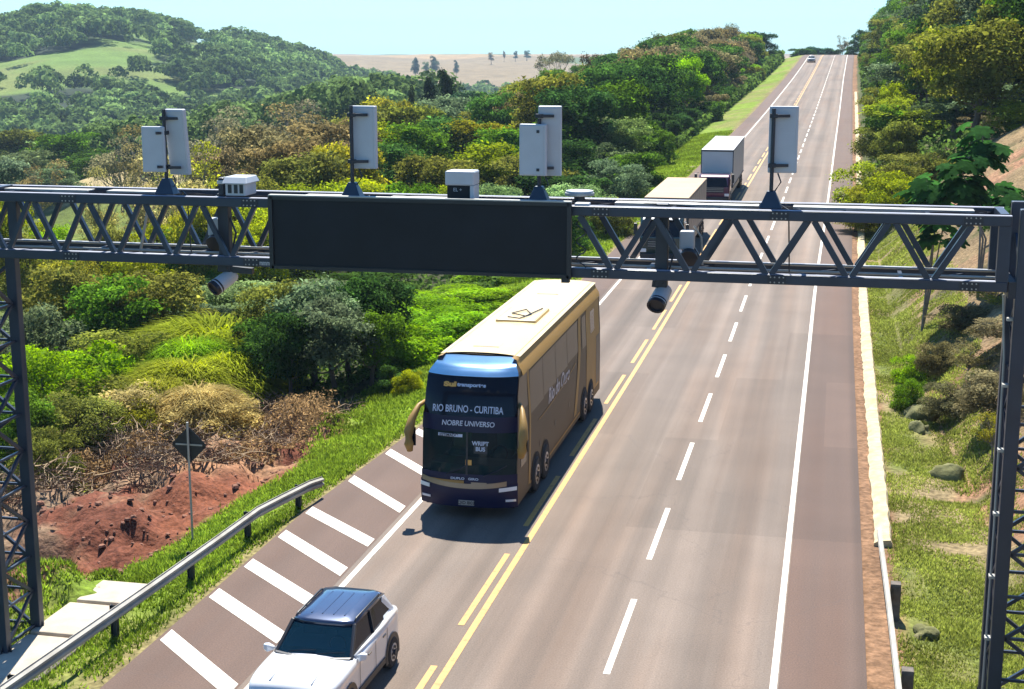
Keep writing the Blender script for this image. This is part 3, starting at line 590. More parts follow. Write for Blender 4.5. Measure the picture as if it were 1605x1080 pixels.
# ------------------------------------------------------------------ vehicles
M['tyre'] = pmat('tyre_rubber', (.018, .018, .018), .85, 0, .2); M['rim'] = pmat('alloy_rim', (.45, .45, .46), .35, .8, .05)
M['chrome'] = pmat('brushed_chrome', (0.24, 0.224, 0.192), .3, .9, .05); M['lamp'] = pmat('clear_lamp', (.75, .78, .8), .15, .1, .03, coat=1)
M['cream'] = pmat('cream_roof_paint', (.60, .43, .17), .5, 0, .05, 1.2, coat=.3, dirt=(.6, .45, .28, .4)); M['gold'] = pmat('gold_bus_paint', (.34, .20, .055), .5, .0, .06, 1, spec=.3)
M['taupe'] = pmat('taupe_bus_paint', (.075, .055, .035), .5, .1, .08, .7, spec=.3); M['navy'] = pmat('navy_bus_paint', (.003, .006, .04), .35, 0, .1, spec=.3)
M['blueroof'] = pmat('blue_gloss_paint', (.04, .15, .33), .25, .3, .1, coat=1); M['bglass'] = pmat('dark_bus_glass', (.002, .003, .010), .12, 0, .05, spec=.25); M['sglass'] = pmat('brown_side_glass', (0.032, 0.0256, 0.0192), .32, 0, .2, .6, spec=.3)
M['wglass'] = glass('green_windscreen', (.25, .42, .36), .22); M['cglass'] = glass('blue_car_glass', (.08, .26, .34), .3)
M['seat'] = pmat('seat_fabric', (.06, .14, .16), .9); M['dash'] = pmat('dashboard_plastic', (.05, .09, .085), .7)
M['ltext'] = pmat('pale_lettering', (0.496, 0.56, 0.68), .5); M['otext'] = pmat('orange_lettering', (.7, .38, .08), .5); M['stext'] = pmat('silver_lettering', (.42, .42, .46), .4)
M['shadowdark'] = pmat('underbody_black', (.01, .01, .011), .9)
def wheel(parent, x, y, r, wd, out):
    t = MB().tube([(x - wd / 2, y, r), (x - wd / 2 + .04, y, r), (x + wd / 2 - .04, y, r), (x + wd / 2, y, r)], [r - .05, r, r, r - .05], 28).build('wheel', M['tyre'], parent)
    f = x + out * (wd / 2 + .004)
    MB().tube([(f - out * .03, y, r), (f, y, r)], [r * .6, r * .56], 24).build('rim', M['rim'], t)
    mb = MB()
    for k in range(8):
        a = k * math.pi / 4; mb.box((f + out * .006, y + r * .36 * math.cos(a), r + r * .36 * math.sin(a)), (.012, r * .14, r * .14))
    mb.build('rim_hole', M['black'], t); MB().tube([(f, y, r), (f + out * .04, y, r)], r * .17, 14).build('hub', M['dark'], t)
    return t
def bus():
    B = empty('coach', (-9.1, 35.75, 0)); tag(B, 'gold and navy double-decker coach in the near left lane under the message board', 'bus'); L = 14.1
    xs = lambda z: 1.29 - .05 * float(sm(2.2, 3.5, z)) - .17 * float(sm(3.62, 4.05, z)) ** 1.5
    yf = lambda z: float(np.interp(z, [.3, .7, 1.1, 2.3, 2.75, 3.3, 3.75, 3.95, 4.08], [.02, -.03, 0, .1, .14, .27, .5, .85, 1.5]))
    bow = lambda u: .3 * abs(u) ** 3
    top = 4.08
    def Fp(u, z, o=0):
        x = xs(z) * u; y = yf(z) + bow(u) * (1 if z < 3.75 else 1 - .5 * float(sm(3.75, 4.08, z))); return (x * (1 + o * .8 * abs(u) ** 3), y - o, z + (o if z > 3.8 else 0))
    def front(z0, z1, u0, u1, o, name, m, nz=7, nu=15, parent=B, so=.012): return MB().patch(lambda u, z: Fp(u, z, o), list(np.linspace(u0, u1, nu)), list(np.linspace(z0, z1, nz))).build(name, m, parent, smooth=True, fixn=False)
    # shell: sides, rear, roof and the front above and below the lower windscreen
    mb = MB(); zz = [.32, .7, 1.2, 1.9, 2.6, 3.2, 3.6, 3.8, 3.92, 4.02, top]
    for s in (-1, 1): mb.patch(lambda v, z: (s * xs(z), yf(z) + bow(1) * (1 if z < 3.75 else 1 - .5 * float(sm(3.75, 4.08, z))) + (L - yf(z) - .3) * v, z), [0, .1, .3, .5, .75, 1], zz)
    mb.patch(lambda u, z: (u * xs(z), L, z), [-1, 0, 1], zz)
    mb.patch(lambda u, v: (u * xs(top), Fp(u, top)[1] + (L - Fp(u, top)[1]) * v, top + .05 * (1 - u * u)), [-1, -.6, -.2, .2, .6, 1], [0, .3, .6, 1])
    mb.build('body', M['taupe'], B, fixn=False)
    mb = MB(); mb.b2(-1.2, 1.2, .35, L - .1, .25, .5); mb.build('underbody', M['shadowdark'], B)
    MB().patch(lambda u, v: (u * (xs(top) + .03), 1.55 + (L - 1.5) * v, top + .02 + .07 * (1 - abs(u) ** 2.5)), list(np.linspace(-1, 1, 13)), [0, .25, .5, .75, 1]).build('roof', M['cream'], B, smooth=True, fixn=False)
    for s in (1, -1):   # rounded gold roof edge
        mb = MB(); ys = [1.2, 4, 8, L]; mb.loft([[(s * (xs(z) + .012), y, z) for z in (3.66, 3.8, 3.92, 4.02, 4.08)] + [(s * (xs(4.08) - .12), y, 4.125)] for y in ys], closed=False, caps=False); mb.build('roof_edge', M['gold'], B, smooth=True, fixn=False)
    front(3.74, top, -.99, .99, .012, 'roof_cap', M['blueroof'], 10, 17)
    front(2.74, 3.73, -.985, .985, .014, 'upper_windscreen', M['bglass'], 9, 17)
    front(2.33, 2.74, -.99, .99, .02, 'blue_band', M['navy'], 5, 17)
    front(1.2, 2.33, -.985, .985, .012, 'lower_windscreen', M['wglass'], 7, 17)
    front(.98, 1.22, -.995, .995, .02, 'front_panel', M['navy'], 4, 17)
    front(.32, .98, -1, 1, .03, 'bumper', M['navy'], 6, 17)
    mb = MB(); mb.patch(lambda u, v: Fp(u, .84 + .13 * v - .02 * 0 + .13 * abs(u) ** 2 * 1, .045), list(np.linspace(-.95, .8, 15)), [0, 1]).build('chrome_strip', M['chrome'], B, solid=.01, fixn=False)
    front(.93, 1.05, -.8, -.05, .05, 'gold_grille', M['gold'], 3, 7); front(.95, 1.02, .1, .42, .05, 'grille', M['chrome'], 3, 5)
    for s in (-1, 1):
        mb = MB(); u0, u1 = (.66, .97) if s > 0 else (-.97, -.78)
        mb.patch(lambda u, v: Fp(u, .78 + .10 * v + .12 * (abs(u) - .7), .055), list(np.linspace(u0, u1, 6)), [0, .5, 1]).build('headlight', M['lamp'], B, solid=.02, fixn=False)
        mb = MB(); mb.patch(lambda u, v: Fp(u, .5 + .06 * v, .045), list(np.linspace(s * .78, s * .96, 5)), [0, 1]).build('fog_light', M['lamp'], B, solid=.02, fixn=False)
    MB().box((0, -.06, .45), (.42, .02, .13)).build('licence_plate', M['galv'], B); text('plate_text', 'QID 8I03', .12, M['black'], B, (0, -.075, .45), (math.pi / 2, 0, 0), .002)
    # interior seen through the lower windscreen
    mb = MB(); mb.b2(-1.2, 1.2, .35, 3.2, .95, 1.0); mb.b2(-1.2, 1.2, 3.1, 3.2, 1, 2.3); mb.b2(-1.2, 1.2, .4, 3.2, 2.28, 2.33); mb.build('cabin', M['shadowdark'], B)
    mb = MB(); mb.loft([[(x, .42 + .25 * abs(x / 1.2) ** 3, 1.0), (x, .45 + .25 * abs(x / 1.2) ** 3, 1.34), (x, .95, 1.42), (x, 1.05, 1.0)] for x in np.linspace(-1.15, 1.15, 9)]); mb.build('dashboard', M['dash'], B)
    for x in (.62, -.62):
        mb = MB(); mb.b2(x - .27, x + .27, 1.45, 2.0, 1.25, 1.42); mb.box((x, 2.02, 1.72), (.52, .14, .8)); mb.box((x, 2.02, 2.15), (.3, .12, .22)); mb.build('seat', M['seat'], B, bevel=.06)
    mb = MB(); mb.tube([(.62 + .23 * math.cos(a), 1.1 + .1 * math.sin(a), 1.5 + .2 * math.sin(a)) for a in np.linspace(0, 2 * math.pi, 19)], .02, 6); mb.build('steering_wheel', M['black'], B)
    MB().patch(lambda u, z: Fp(u, z, .02), [-.02, .02], [1.2, 2.33]).build('windscreen_divider', M['black'], B, solid=.015, fixn=False)
    front(1.78, 2.12, .14, .42, .018, 'route_card', M['black'], 3, 4); text('card_text', 'WRIPT\nBUS', .15, M['ltext'], B, (.36, Fp(.28, 2.0)[1] - .03, 1.97), (math.pi / 2 - .08, 0, 0), .004)
    front(1.46, 1.6, -.03, .1, .018, 'sticker', M['otext'], 2, 3); front(2.19, 2.27, -.62, -.1, .018, 'sun_strip', M['ltext'], 2, 5)
    text('strip_text', 'ESTIMADO', .1, M['black'], B, (-.5, Fp(-.4, 2.23)[1] - .032, 2.23), (math.pi / 2, 0, 0), .002, width=.5)
    for x in (-.55, .45): MB().tube([(x, -.04, 1.2), (x + .35, Fp(.2, 1.5)[1] - .04, 1.34), (x + .62, Fp(.5, 1.6)[1] - .05, 1.5)], .014, 5).build('wiper', M['black'], B)
    a1 = math.pi / 2 - .26
    text('lettering', 'RIO BRUNO - CURITIBA', .26, M['ltext'], B, (.0, Fp(0, 2.93)[1] - .035, 2.93), (a1, 0, 0), .003, width=1.9)
    text('lettering', 'NOBRE UNIVERSO', .19, M['ltext'], B, (.02, Fp(0, 2.56)[1] - .04, 2.56), (math.pi / 2 - .08, 0, 0), 0.003, width=1.42, shear=.15)
    text('logo_mark', 'Sul', .17, M['otext'], B, (-.52, Fp(-.4, 3.52)[1] - .05, 3.54), (math.pi / 2 - .5, 0, 0), .012, width=.34); text('logo_text', 'transportes', .14, M['ltext'], B, (.06, Fp(0, 3.52)[1] - .035, 3.54), (math.pi / 2 - .5, 0, 0), .006, width=.78)
    text('lettering', 'DUPLO   GIRO', .085, M['ltext'], B, (-.05, -.05, 1.1), (math.pi / 2, 0, 0), .003, width=.75)
    # side glass and livery panels (both sides)
    def side(s, fn, us, vs_, name, m, o=.006, par=B): return MB().patch(lambda u, v: (lambda y, z: (s * (xs(z) + o), y, z))(*fn(u, v)), us, vs_).build(name, m, par, fixn=False)
    ln = lambda a, b, n: list(np.linspace(a, b, n))
    for s in (1, -1):
        side(s, lambda u, v: (yf(2.75 + .95 * v) + .33 + (1.75 - yf(2.75 + .95 * v) - .33) * u, 2.75 + .93 * v), ln(0, 1, 4), ln(0, 1, 6), 'window', M['sglass'])
        wy = [2.05, 3.9, 5.8, 7.7, 9.6]
        for a, b in zip(wy[:-1], wy[1:]): side(s, lambda u, v: (a + .03 + (b - a - .06) * u, (2.35 + .1 * a * .3) * (1 - v) + 3.6 * v), ln(0, 1, 3), ln(0, 1, 6), 'window', M['sglass'])
        side(s, lambda u, v: (1.72 + .22 * u + .12 * math.sin(v * 3), .5 + 3.2 * v), [0, 1], ln(0, 1, 8), 'pillar_trim', M['gold'], .012)
        side(s, lambda u, v: (9.7 + .45 * u + .9 * (1 - v) ** 2 * -1, .6 + 3.05 * v), [0, .5, 1], ln(0, 1, 9), 'gold_swoosh', M['gold'], .012)
        side(s, lambda u, v: (11.2 + 2.6 * u, .6 + 3.05 * v), ln(0, 1, 4), ln(0, 1, 7), 'rear_panel', M['gold'], .008)
        side(s, lambda u, v: (10.35 + .75 * u, 2.5 + 1.05 * v), ln(0, 1, 3), ln(0, 1, 4), 'window', M['sglass'], .012)
        side(s, lambda u, v: (12.0 + .8 * u, 2.7 + .75 * v), ln(0, 1, 3), ln(0, 1, 4), 'window', M['bglass'], .014)
        side(s, lambda u, v: (13.15 + .75 * u, .7 + 1.7 * v), ln(0, 1, 3), ln(0, 1, 4), 'engine_grille', M['black'], .014)
        side(s, lambda u, v: (.75 + .7 * u, 1.25 + .95 * v), ln(0, 1, 3), ln(0, 1, 4), 'driver_window', M['bglass'], .01)
        side(s, lambda u, v: (1.9 + 8.0 * u, .46 + .07 * v + .25 * math.sin(u * math.pi) * 0), ln(0, 1, 4), [0, 1], 'skirt_line', M['gold'], .012)
        side(s, lambda u, v: (3.2 + 5.9 * u, 1.95 + .35 * u ** 2 + .03 * v + .0), ln(0, 1, 12), [0, 1], 'gold_line', M['gold'], .012)
        for y in (3.3, 5.6, 7.9): side(s, lambda u, v: (y + .14 * u, 1.15 + .16 * v), [0, 1], [0, 1], 'vent', M['black'], .012)
        for y in (2.75, 4.05, 10.75, 12.0):
            mb = MB(); A = ln(0, math.pi, 13); xo = s * 1.305; mb.add([(xo, y, .5)] + [(xo, y + .66 * math.cos(a), .5 + .64 * math.sin(a)) for a in A] + [(xo, y - .66, .3), (xo, y + .66, .3)], [tuple([0] + [k + 1, k + 2]) for k in range(12)] + [(0, 13, 14), (0, 15, 1), (0, 14, 15)]); mb.build('wheel_arch', M['shadowdark'], B, fixn=False)
            wheel(B, s * 1.2, y, .5, .3, s)
        # horn mirror
        m_ = M['gold']; mb = MB(); mb.tube([(s * 1.24, .8, 3.0), (s * 1.40, .42, 2.9), (s * 1.50, .1, 2.62), (s * 1.54, -.1, 2.3), (s * 1.52, -.17, 2.0), (s * 1.49, -.16, 1.8)], [.045, .07, .105, .135, .13, .075], 12); o = mb.build('mirror', m_, B, smooth=True)
        MB().box((s * 1.51, .05, 2.15), (.24, .03, .5)).build('mirror_glass', M['bglass'], o, bevel=.01)
    t = text('lettering', 'Rio do Ouro', .62, M['stext'], B, (1.29, 6.3, 2.25), (math.pi / 2, 0, math.pi / 2), .01, width=3.4, shear=.2); t.rotation_euler = (math.pi / 2 - .0, rad(0), math.pi / 2)
    # roof hatches and air unit
    for y in (2.35, 11.1):
        MB().b2(-.36, .36, y, y + .62, 4.12, 4.17).build('roof_hatch', M['cream'], B, bevel=.02); MB().b2(-.37, .34, y - .05, y - .0, 4.1, 4.175).build('hatch_edge', M['dark'], B)
    MB().b2(-.62, .62, 6.0, 8.2, 4.1, 4.24).build('air_unit', M['cream'], B, bevel=.06)
    mb = MB(); mb.tube([(-.3, 6.3, 4.27), (.1, 6.1, 4.27), (.3, 6.9, 4.27), (.0, 7.6, 4.27), (-.3, 6.9, 4.27), (.2, 6.5, 4.27), (.45, 7.9, 4.27)], .018, 5); mb.build('cable', M['dark'], B)
    return B
bus()

M['carwhite'] = pmat('white_car_paint', (0.663, 0.6715, 0.68), .28, 0, .02, coat=1); M['darkroof'] = pmat('metallic_dark_blue_roof', (.035, .05, .10), .28, .5, .06, coat=1)
def car(loc, rz, label, paint, roofm, simple=False):
    C_ = empty('car', loc, rz); tag(C_, label, 'car')
    W = .91
    # body sections along y (front = 0): y, half width, bottom, shoulder z, centre z
    S = [(-.02, .74, .40, .70, .72), (.0, .80, .32, .90, .93), (.12, .86, .26, .97, 1.0), (.35, .90, .24, 1.0, 1.03), (.8, .92, .24, 1.03, 1.06), (1.3, .91, .24, 1.04, 1.10), (1.9, .91, .24, 1.05, 1.08), (2.7, .91, .24, 1.08, 1.1), (3.4, .92, .24, 1.12, 1.14), (3.85, .90, .28, 1.14, 1.16), (4.12, .84, .34, 1.10, 1.12), (4.24, .72, .42, .98, 1.0)]
    R_ = []
    for y, w_, zb, zs, zc in S:
        h = [(w_ * .95, zb), (w_ * .995, zb + .06), (w_ * .985, (zb + zs) * .5), (w_, zs - .16), (w_ * .99, zs - .05), (w_ * .93, zs - .0), (w_ * .86, zs + .012), (w_ * .45, zc)]
        R_.append([(x, y, z) for x, z in h] + [(0, y, zc + .012)] + [(-x, y, z) for x, z in h[::-1]])
    MB().loft(R_).build('body', paint, C_, smooth=True, sub=1 if not simple else 0)
    # cabin glass ring to roof ring
    gl = [(1.02, .80, 1.03), (1.05, .40, 1.08), (1.02, -.0, 1.10)]
    def ring(z, yF, yR, wF, wR, n=1):
        pts = [(-wF, yF + .10), (-wF * .6, yF + .015), (0, yF), (wF * .6, yF + .015), (wF, yF + .10), (wF + (wR - wF) * .4, yF + (yR - yF) * .35), (max(wF, wR), yF + (yR - yF) * .6), (wR, yR - .12), (wR * .7, yR), (-wR * .7, yR), (-wR, yR - .12), (-max(wF, wR), yF + (yR - yF) * .6), (-(wF + (wR - wF) * .4), yF + (yR - yF) * .35)]
        return [(x, y, z) for x, y in pts]
    r0 = ring(1.06, 1.22, 4.0, .79, .82); r1 = ring(1.5, 1.82, 3.72, .65, .66)
    mb = MB(); n = 13
    mb.loft([r0[:5], r1[:5]], closed=False, caps=False).build('windscreen', M['cglass'], C_, fixn=False)
    for a, b in ((4, 9), (9, 13)): MB().loft([(r0 + r0[:1])[a:b + 1], (r1 + r1[:1])[a:b + 1]], closed=False, caps=False).build('side_glass', M['bglass'], C_, fixn=False)
    # roof
    r2 = ring(1.50, 1.80, 3.80, .67, .68); r3 = ring(1.555, 1.92, 3.68, .60, .61); r4 = ring(1.585, 2.2, 3.3, .36, .36)
    mb = MB(); mb.loft([r2, r3, r4], caps=True); mb.build('roof', roofm, C_, smooth=True)
    P0 = [Vector(p) for p in r0]; P1 = [Vector(p) for p in r1]
    for s, (i, j) in ((1, (4, 4)), (-1, (0, 0))):
        mb = MB(); mb.bar(P0[i] + Vector((0, -.02, -.03)), P1[j] + Vector((0, 0, .01)), .07, .07); mb.build('pillar', M['black'], C_, bevel=.015)
    mb = MB(); mb.loft([[(x * 1.02, y - .02, z - .015) for x, y, z in [r1[k] for k in range(5)]], [(x * .99, y - .03, z - .085) for x, y, z in [r1[k] for k in range(5)]]], closed=False, caps=False); mb.build('windscreen_header', M['black'], C_, solid=.012, fixn=False)
    mb = MB(); mb.loft([[(x * 1.0, y - .01, z + .03) for x, y, z in [r0[k] for k in range(5)]], [(x * .98, y - .07, z - .01 + .03) for x, y, z in [r0[k] for k in range(5)]]], closed=False, caps=False); mb.build('cowl', M['black'], C_, solid=.012, fixn=False)
    for s in (1, -1):
        a, b, c_, d_ = (5, 6, 7, 4) if s > 0 else (12, 11, 10, 0)
        # waistline trim, side window pillars, rear pillar
        mid0 = P0[b]; mid1 = P1[b]
        MB().bar(P0[b] + Vector((s * .005, -.35, 0)), P1[b] + Vector((s * .005, -.25, 0)), .05, .035).build('pillar', M['black'], C_)
        mb = MB(); q = [P0[b] + Vector((s * .012, .28, 0)), P0[c_] + Vector((s * .012, 0, 0)), P1[c_] + Vector((s * .012, 0, 0)), P1[b] + Vector((s * .012, .5, 0)), P1[b] + Vector((s * .012, .42, -.2))]
        mb.add(q, [(0, 1, 2, 3, 4)]); mb.build('rear_pillar', paint, C_, solid=.02 * 1, fixn=False)
        mb = MB(); mb.tube([P0[d_] + Vector((s * .03, .1, .01)), P0[a] + Vector((s * .03, 0, .01)), P0[b] + Vector((s * .03, 0, .015)), P0[c_] + Vector((s * .02, 0, .03))], [.03, .04, .05, .05], 8); mb.build('waist_trim', paint, C_, smooth=True)
        mb = MB(); mb.tube([(s * .62, 2.0, 1.53), (s * .62, 2.1, 1.575), (s * .63, 3.4, 1.575), (s * .63, 3.52, 1.53)], .022, 8); mb.build('roof_rail', M['black'], C_, smooth=True)
        # mirror
        mb = MB(); mb.loft([[(s * (.86 + .0), 1.42 + dy, 1.06 + dz) for dy, dz in ((-.02, -.02), (.05, -.02), (.05, .04), (-.02, .04))], [(s * .97, 1.36 + dy, 1.10 + dz) for dy, dz in ((-.06, -.08), (.08, -.08), (.09, .07), (-.05, .07))], [(s * 1.08, 1.40 + dy, 1.10 + dz) for dy, dz in ((-.03, -.06), (.06, -.06), (.06, .05), (-.03, .05))]]); o = mb.build('mirror', paint, C_, bevel=.02)
        MB().box((s * 1.0, 1.452, 1.10), (.13, .012, .1)).build('mirror_glass', M['bglass'], o)
        for y in (.86, 3.42):
            mb = MB(); A = np.linspace(0, math.pi, 13); xo = s * .925; mb.add([(xo, y, .33)] + [(xo, y + .43 * math.cos(a), .33 + .43 * math.sin(a)) for a in A] + [(xo, y - .43, .2), (xo, y + .43, .2)], [tuple([0, k + 1, k + 2]) for k in range(12)] + [(0, 13, 14), (0, 15, 1), (0, 14, 15)]); mb.build('wheel_arch', M['black'], C_, fixn=False)
            wheel(C_, s * .84, y, .34, .21, s)
        for y in (1.95, 2.85): MB().b2(s * .915 - .012, s * .915 + .012, y, y + .16, .88, .91).build('door_handle', M['chrome'] if not simple else paint, C_)
        mb = MB(); mb.b2(s * .917 - .01, s * .917 + .01, 1.35, 2.95, .3, .42); mb.build('sill', M['black'], C_)
        for y in (1.45, 2.38, 3.1): MB().b2(s * .917 - .002, s * .917 + .002, y, y + .012, .4, 1.0).build('door_gap', M['black'], C_)
        mb = MB(); mb.loft([[(s * .5, .03, .70), (s * .5, .03, .80), (s * .5, .1, .81), (s * .5, .1, .70)], [(s * .72, .1, .72), (s * .72, .12, .82), (s * .72, .2, .83), (s * .72, .2, .71)], [(s * .84, .3, .76), (s * .84, .32, .85), (s * .82, .45, .86), (s * .82, .4, .75)]]); mb.build('headlight', M['lamp'], C_)
    mb = MB(); mb.b2(-.5, .5, -.03, .08, .66, .8); mb.build('grille', M['black'], C_, bevel=.02); mb = MB(); mb.b2(-.62, .62, -.02, .1, .32, .55); mb.build('lower_grille', M['black'], C_, bevel=.03)
    for x in (-.42, .42): MB().tube([(x, .15, .995), (x * .97, .6, 1.045), (x * .9, 1.2, 1.075)], .022, 6).build('bonnet_crease', paint, C_, smooth=True)
    for x in (-.35, -.12, .12, .35): MB().b2(x - .012, x + .012, 2.15, 3.35, 1.57 if abs(x) > .2 else 1.575, 1.592 - .006 * (abs(x) > .2)).build('roof_rib', roofm, C_)
    for x in (-.5, .1): MB().tube([(x, 1.27, 1.11), (x + .3, 1.30, 1.15), (x + .55, 1.33, 1.165)], .01, 5).build('wiper', M['black'], C_)
    MB().loft([[(x, 1.3, 1.06), (x, 1.5, 1.12), (x, 1.7, 1.0)] for x in (-.7, -.2, .3, .7)]).build('dashboard', M['dash'], C_)
    for x in (-.36, .36):
        for y in (2.2, 3.0): mb = MB(); mb.box((x, y + .1, 1.05), (.46, .12, .5)); mb.box((x, y + .12, 1.35), (.24, .1, .16)); mb.build('seat', M['seat'], C_, bevel=.04)
    MB().tube([(.36 + .17 * math.cos(a), 1.72 + .06 * math.sin(a), 1.16 + .14 * math.sin(a)) for a in np.linspace(0, 2 * math.pi, 15)], .016, 5).build('steering_wheel', M['black'], C_)
    MB().b2(-.06, .06, 1.88, 1.9, 1.4, 1.46).build('interior_mirror', M['black'], C_)
    return C_
suv = car((-9.22, 23.05, .002), rad(-1.5), 'white compact SUV with dark blue roof in the foreground left lane', M['carwhite'], M['darkroof']); suv.scale = (.96, .96, .97)
car((-7.95 + float(cx(372)) - 1.2, 372, float(zr(372)) + .01), 0, 'tiny white car far away at the crest of the highway', M['carwhite'], M['carwhite'], True)

def truck(loc, label, cabm, boxm, roofm, Lb, ztop, darkface, pitch, visor=False, kz=1.0):
    T = empty('truck', loc); tag(T, label, 'truck'); T.rotation_euler = (pitch, 0, 0)
    W = 1.24
    # cab: side profile (y, z)
    prof = [(.12, .45), (0, .9), (.02, 1.5), (.28, 2.55), (.5, 2.75), (1.9, 2.8), (2.0, .5)]
    prof = [(y, z if z < 1 else 1 + (z - 1) * kz) for y, z in prof]
    mb = MB(); mb.loft([[(x * k, y + dy, z) for y, z in prof] for x, k, dy in ((-1.2, 1, .1), (-1.05, 1, 0), (1.05, 1, 0), (1.2, 1, .1))]); mb.build('cab', cabm, T, bevel=.05)
    mb = MB(); mb.patch(lambda u, v: (u * 1.08, .02 + .245 * v - .02 + .1 * abs(u) ** 4 * .6, 1 + (.58 + .88 * v) * kz), list(np.linspace(-1, 1, 9)), [0, .5, 1]); mb.build('windscreen', M['bglass'], T, solid=.015, fixn=False)
    for s in (-1, 1):
        MB().b2(s * 1.205 - .01, s * 1.205 + .01, .5, 1.4, 1 + .6 * kz, 1 + 1.3 * kz).build('side_window', M['bglass'], T)
        mb = MB(); mb.bar((s * 1.2, .25, 2.4), (s * 1.42, .05, 2.35), .04); mb.box((s * 1.42, .02, 2.0), (.2, .1, .62)); mb.build('mirror', M['black'], T, bevel=.02)
        MB().b2(s * .98 - .17, s * .98 + .17, -.03, .1, .72, .92).build('headlight', M['lamp'], T, bevel=.02)
        MB().b2(s * .55 - .35, s * .55 + .35, 2.05, 2.1, .9, 1 + 1.5 * kz).build('cab_rear_panel', M['black'], T)
    MB().b2(-1.15, 1.15, -.06, .12, .38, .66).build('bumper', M['black'] if darkface else cabm, T, bevel=.03)
    mb = MB(); mb.b2(-.75, .75, -.02, .06, .98, 1.4); mb.build('grille', M['black'], T, bevel=.02)
    for k in range(3): MB().b2(-.72, .72, -.035, -.02, 1.05 + k * .12, 1.08 + k * .12).build('grille_bar', M['galv'], T)
    if visor: mb = MB(); mb.loft([[(-1.0, .2, 2.66), (-1.0, -.12, 2.55), (-1.0, -.1, 2.5), (-1.0, .25, 2.6)], [(0, .2, 2.72), (0, -.2, 2.6), (0, -.18, 2.55), (0, .25, 2.66)], [(1.0, .2, 2.66), (1.0, -.12, 2.55), (1.0, -.1, 2.5), (1.0, .25, 2.6)]]); mb.build('visor', M['whitebox'], T)
    y0 = 2.25; y1 = y0 + Lb
    MB().b2(-W, W, y0, y1, 1.12, ztop - .06).build('cargo_box', boxm, T, bevel=.02)
    MB().b2(-W - .01, W + .01, y0 - .01, y1 + .01, ztop - .06, ztop).build('box_roof', roofm, T, bevel=.02)
    mb = MB()
    for x in (-W, W):
        mb.b2(x - .03, x + .03, y0 - .025, y0 + .03, 1.1, ztop - .03); mb.b2(x - .03, x + .03, y0, y1, 1.08, 1.18); mb.b2(x - .025, x + .025, y0, y1, ztop - .12, ztop - .04)
    mb.b2(-W, W, y0 - .02, y0, ztop - .14, ztop - .05); mb.build('box_frame', M['dark'], T)
    for s in (-1, 1):
        for k in range(int(Lb // 1.2)): MB().b2(s * W - .012, s * W + .012, y0 + .6 + k * 1.2, y0 + .63 + k * 1.2, 1.2, ztop - .12).build('rib', boxm, T)
    MB().b2(-.45, .45, .4, y1 - .1, .6, 1.1).build('chassis', M['shadowdark'], T)
    for s in (-1, 1):
        for y in (1.1, y1 - 2.6, y1 - 1.3): wheel(T, s * 1.06, y, .48, .3, s)
        MB().b2(s * 1.1 - .03, s * 1.1 + .03, 3, y1 - 3.4, .55, .95).build('side_guard', M['galv'], T)
    return T
M['green'] = pmat('dark_green_cab_paint', (.008, .03, .025), .3, .1, .1, coat=1); M['purple'] = pmat('dark_purple_cab_paint', (.09, .01, .045), .3, .1, .1, coat=1)
M['boxwhite'] = pmat('white_cargo_panel', (0.525, 0.525, 0.54), .5, 0, .04, .8, dirt=(.55, .52, .48, .3)); M['tanroof'] = pmat('dusty_tan_roof', (.42, .28, .16), .7, 0, .12, .6, dirt=(.42, .28, .18, .6)); M['tanbox'] = pmat('dusty_cream_panel', (0.35, 0.308, 0.266), .55, 0, .08, .8, dirt=(.3, .25, .2, .4))
truck((-9.15, 79.5, float(zr(79.5)) + .01), 'long truck with dark green cab and dusty tan roof seen through and above the gantry', M['green'], M['tanbox'], M['tanroof'], 11.5, 3.5, True, .009, True)
wt = truck((-8.75 + float(cx(107)), 105.5, float(zr(105.5)) + .01), 'white box truck with dark purple cab on the climbing lane beyond the gantry', M['purple'], M['boxwhite'], M['boxwhite'], 12.5, 3.85, True, .018, False, .68); wt.scale = (.93, 1, 1)

